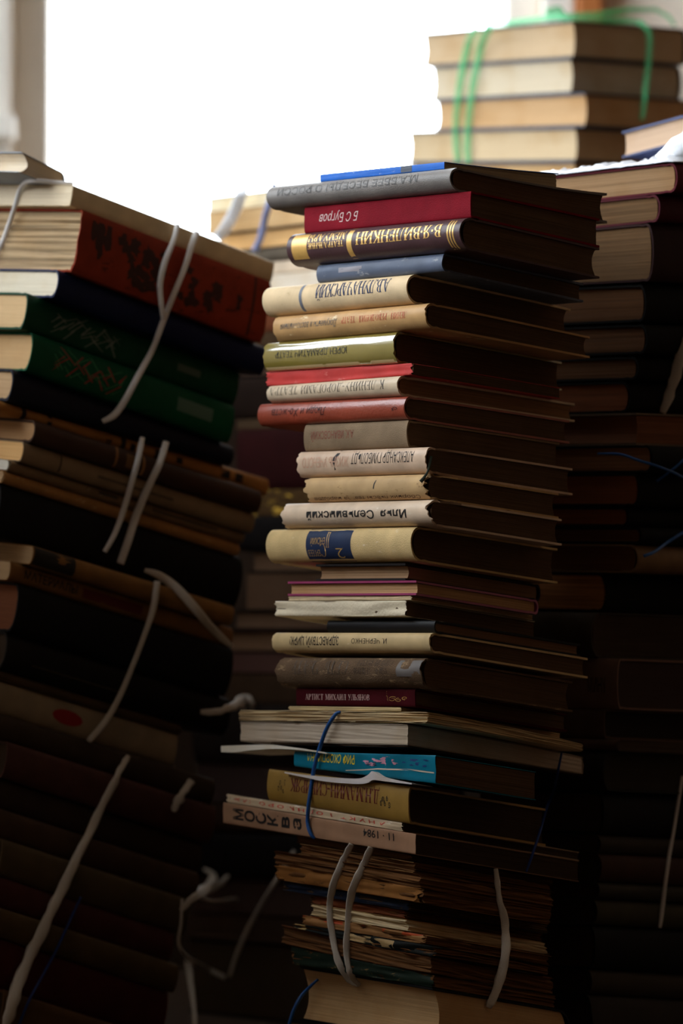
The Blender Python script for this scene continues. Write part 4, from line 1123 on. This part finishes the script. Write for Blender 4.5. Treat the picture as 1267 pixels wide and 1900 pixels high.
cord('green_tape', 'translucent green tape tied around the window side book stack', 'tape', GREEN, [
    strand_px([(884, 52, 14), (872, 74, 15), (862, 110, 14), (853, 160, 13), (847, 212, 12), (846, 262, 12), (850, 302, 11)], ydef=3.58, ylim=(3.4, 3.9), off=.004),
    strand_px([(910, 48, 14), (896, 74, 16), (886, 118, 14), (876, 170, 13), (870, 222, 13), (867, 272, 13), (869, 302, 11)], ydef=3.58, ylim=(3.4, 3.9), off=.004),
    strand_px([(1186, 40, 10), (1204, 62, 11), (1204, 104, 11), (1198, 160, 10), (1193, 210, 9), (1190, 222, 8)], ydef=3.62, ylim=(3.4, 3.9), off=.004),
    [(at_y(x, y, Y), w * 3.6 / F / 2) for x, y, Y, w in ((900, 50, 3.66, 12), (950, 42, 3.64, 12), (1010, 34, 3.60, 12), (1034, 31, 3.59, 14), (1070, 36, 3.58, 10), (1120, 37, 3.60, 11), (1170, 39, 3.62, 11), (1190, 42, 3.62, 9))],
    [(at_y(x, y, Y), w * 3.6 / F / 2) for x, y, Y, w in ((1020, 34, 3.60, 10), (1016, 22, 3.60, 16), (1036, 20, 3.60, 20), (1048, 30, 3.60, 14), (1034, 34, 3.60, 8))],
    [(at_y(x, y, Y), w * 3.6 / F / 2) for x, y, Y, w in ((1050, 30, 3.60, 9), (1110, 26, 3.62, 10), (1170, 18, 3.66, 10), (1216, 18, 3.68, 9), (1240, 30, 3.68, 7), (1252, 48, 3.68, 6))]], flat=.22)
cord('white_tape', 'dim white tape on the right stack at the picture edge', 'tape', TAPE, [
    strand_px([(1276, 628, 18), (1262, 662, 20), (1250, 704, 20), (1238, 742, 18), (1228, 766, 12)], off=.004, ylim=(2.8, 3.4))], fibre=.4)
cord('blue_string', 'upper blue string across the right stack', 'string', BLUE, [
    strand_px([(1108, 842, 4), (1150, 843, 5), (1184, 854, 5), (1222, 866, 5), (1256, 880, 5), (1290, 900, 5)], off=.003, ylim=(2.8, 3.4))])
cord('blue_string', 'short blue string end poking up beside the upper blue string', 'string', BLUE, [
    strand_px([(1218, 893, 5), (1236, 880, 5), (1254, 866, 5), (1280, 842, 5)], off=.005, ylim=(2.8, 3.4))])
cord('blue_string', 'lower blue string end on the right stack', 'string', BLUE, [
    strand_px([(1194, 1032, 6), (1214, 1024, 6), (1236, 1008, 6), (1258, 994, 6), (1290, 974, 6)], off=.005, ylim=(2.8, 3.4))])
cord('white_string', 'thin white string hanging down the lower right stack', 'string', WHITE, [
    strand_px([(1266, 1440, 6), (1258, 1490, 6), (1250, 1540, 6), (1241, 1590, 7), (1234, 1640, 7), (1228, 1690, 8), (1224, 1722, 6)], off=.003, ylim=(2.8, 3.4))])
cord('white_string', 'loose dim string dangling below the plastic tangle', 'string', TAPE, [
    strand_px([(338, 1668, 5), (336, 1712, 6), (332, 1752, 7), (350, 1778, 8), (386, 1798, 8), (418, 1814, 8)], off=.006, win=3),
    strand_px([(348, 1782, 6), (354, 1824, 7), (360, 1870, 6), (362, 1910, 6)], off=.006, win=3),
    strand_px([(546, 1578, 6), (520, 1622, 8), (490, 1670, 8), (462, 1720, 8), (440, 1770, 8), (426, 1812, 6)], off=.006, win=3, ylim=(3.2, 3.9), ydef=3.4)], flat=.3)
cord('torn_plastic', 'wisps of torn plastic between the left stack and the frayed magazine', 'plastic', TAPE, [
    strand_px([(372, 1322, 8), (404, 1320, 14), (430, 1312, 14), (448, 1302, 24), (462, 1300, 16), (470, 1312, 6)], off=.008, win=3)], flat=.3, fibre=.6)
cord('torn_plastic', 'knotted wisps of torn plastic in the dark lower gap', 'plastic', TAPE, [
    strand_px([(336, 1690, 8), (356, 1668, 14), (382, 1650, 18), (396, 1626, 12), (378, 1612, 5)], off=.010, win=3),
    strand_px([(386, 1650, 12), (408, 1640, 10), (424, 1624, 4)], off=.010, win=3),
    strand_px([(360, 1660, 8), (392, 1672, 8), (440, 1668, 5)], off=.010, win=3)], flat=.3, fibre=.6)
cord('torn_plastic', 'pale wisp of torn plastic on the left stack below the white book', 'plastic', TAPE, [
    strand_px([(356, 1448, 12), (342, 1468, 14), (330, 1486, 16), (322, 1506, 8)], off=.006, win=3)], flat=.3, fibre=.6)
cord('ribbon_marker', 'dark green ribbon marker hanging from the pinkish tan jacketed book', 'bookmark', m_plain((56, 64, 52), .6, .3, name='green_ribbon'), [
    strand_px([(800, 846, 6), (797, 862, 5), (793, 876, 4), (786, 887, 6), (780, 894, 7)], off=.002, ylim=(2.6, 3.05))], flat=.2)

# loose sheets sticking out of the middle stack
def sheet_strip(name, label, cat, host, pts, depth, mat, tip=0.0, layers=1):
    """a bent sheaf: pts = (x, y, thickness px) of its outer edge; it runs back into the stack."""
    P = catmull(pts, 6)
    V, Fc = [], []
    nd = 5
    for x, y, th in P:
        A0 = hit(x, y, host.P - host.dr * tip, host.dr)
        t_m = th * A0.y / F
        for k in range(nd + 1):
            f = k / nd
            base = A0 + host.dr * (depth * f)
            base.z = A0.z + (host.g.x * host.dr.x + host.g.y * host.dr.y) * depth * f
            V.append(base); V.append(base - Vector((0, 0, t_m * (1 - .8 * f) + .0002)))
    m = 2 * (nd + 1)
    for i in range(len(P) - 1):
        a, c = i * m, (i + 1) * m
        for k in range(nd):
            Fc.append((a + 2 * k, c + 2 * k, c + 2 * k + 2, a + 2 * k + 2))
            Fc.append((a + 2 * k + 1, a + 2 * k + 3, c + 2 * k + 3, c + 2 * k + 1))
        Fc.append((a, a + 1, c + 1, c)); Fc.append((a + m - 2, c + m - 2, c + m - 1, a + m - 1))
    for a in (0, (len(P) - 1) * m):
        for k in range(nd):
            Fc.append((a + 2 * k, a + 2 * k + 2, a + 2 * k + 3, a + 2 * k + 1))
    org = V[0].copy()
    uv = [(v.x * 3, v.z) for v in V]
    o = link_mesh(name, V, Fc, mat, None, org, uv)
    return tag(o, label, cat)
bk = {b.d['label']: b for b in CS.books}
host_y = [b for b in CS.books if 'mustard' in b.d['label']][0]
host_t = [b for b in CS.books if 'turquoise' in b.d['label']][0]
sheet_strip('loose_paper', 'crumpled white sheets sticking out above the mustard book', 'paper', host_y,
            [(528, 1432, 2), (560, 1437, 4), (600, 1441, 8), (640, 1444, 9), (668, 1444, 10), (682, 1438, 14), (691, 1431, 16), (706, 1440, 8), (728, 1446, 5), (764, 1453, 2)], .02, m_page((226, 216, 214), .8, 1500), tip=.004)
bent = sheet_strip('magazine', 'bent brochure end jutting out left above the turquoise paperback', 'magazine', host_t,
            [(410, 1384, 11), (436, 1383, 12), (470, 1382, 9), (505, 1382, 7), (540, 1386, 4), (575, 1391, 2.5), (606, 1397, 1.5)], .05, m_page((240, 230, 214), .85, 1200), tip=.003)
# crumpled clear-white plastic on the right stack
rb0 = RS.books[0]
def plastic():
    V, Fc = [], []
    nx, ny = 46, 26
    for j in range(ny + 1):
        for i in range(nx + 1):
            s = rb0.Ll * (-.02 + 1.02 * i / nx); t = .20 * (-.01 + 1.0 * j / ny)
            p = rb0.P + rb0.dl * s + rb0.dr * t
            z = rb0.ztop(p.x, p.y)
            hgt = .0025 + .008 * abs(nz(s * 45, t * 45, 1)) + .005 * abs(nz(s * 130, t * 130, 5))
            e_ = min(1, i / 3, (nx - i) / 3 + .3, j / 2 + .15)
            V.append(Vector((p.x, p.y, z + .0008 + hgt * e_)))
    for j in range(ny):
        for i in range(nx):
            a = j * (nx + 1) + i
            Fc.append((a, a + 1, a + nx + 2, a + nx + 1))
    # gathered bunch rising at the picture's edge
    k0 = len(V); m = 18; c0 = rb0.P + rb0.dl * .022 + rb0.dr * .037
    for r_ in range(7):
        for q in range(m):
            a = 2 * math.pi * q / m
            rad = .022 * (1 - .09 * r_) * (1 + .45 * nz(q * .9, r_ * .6, 2))
            V.append(Vector((c0.x + rad * math.cos(a) + .005 * r_, c0.y + rad * math.sin(a), rb0.ztop(c0.x, c0.y) + .003 + .0055 * r_ * (1 + .5 * nz(q * 1.3, 3, r_)))))
        if r_:
            for q in range(m):
                b0, b1 = k0 + (r_ - 1) * m, k0 + r_ * m
                Fc.append((b0 + q, b0 + (q + 1) % m, b1 + (q + 1) % m, b1 + q))
    Fc.append(tuple(k0 + 6 * m + q for q in range(m)))
    o = link_mesh('plastic_bag', V, Fc, m_plain((232, 234, 240), .22, .55, name='thin_white_plastic', bump=.2, bscale=120), None, V[0].copy(), smooth=True)
    sol = o.modifiers.new('thickness', 'SOLIDIFY'); sol.thickness = .0006
    tag(o, 'crumpled white plastic bag lying on the top red book of the right stack', 'bag')
plastic()
for w_ in WARN:
    print('WARN', w_)
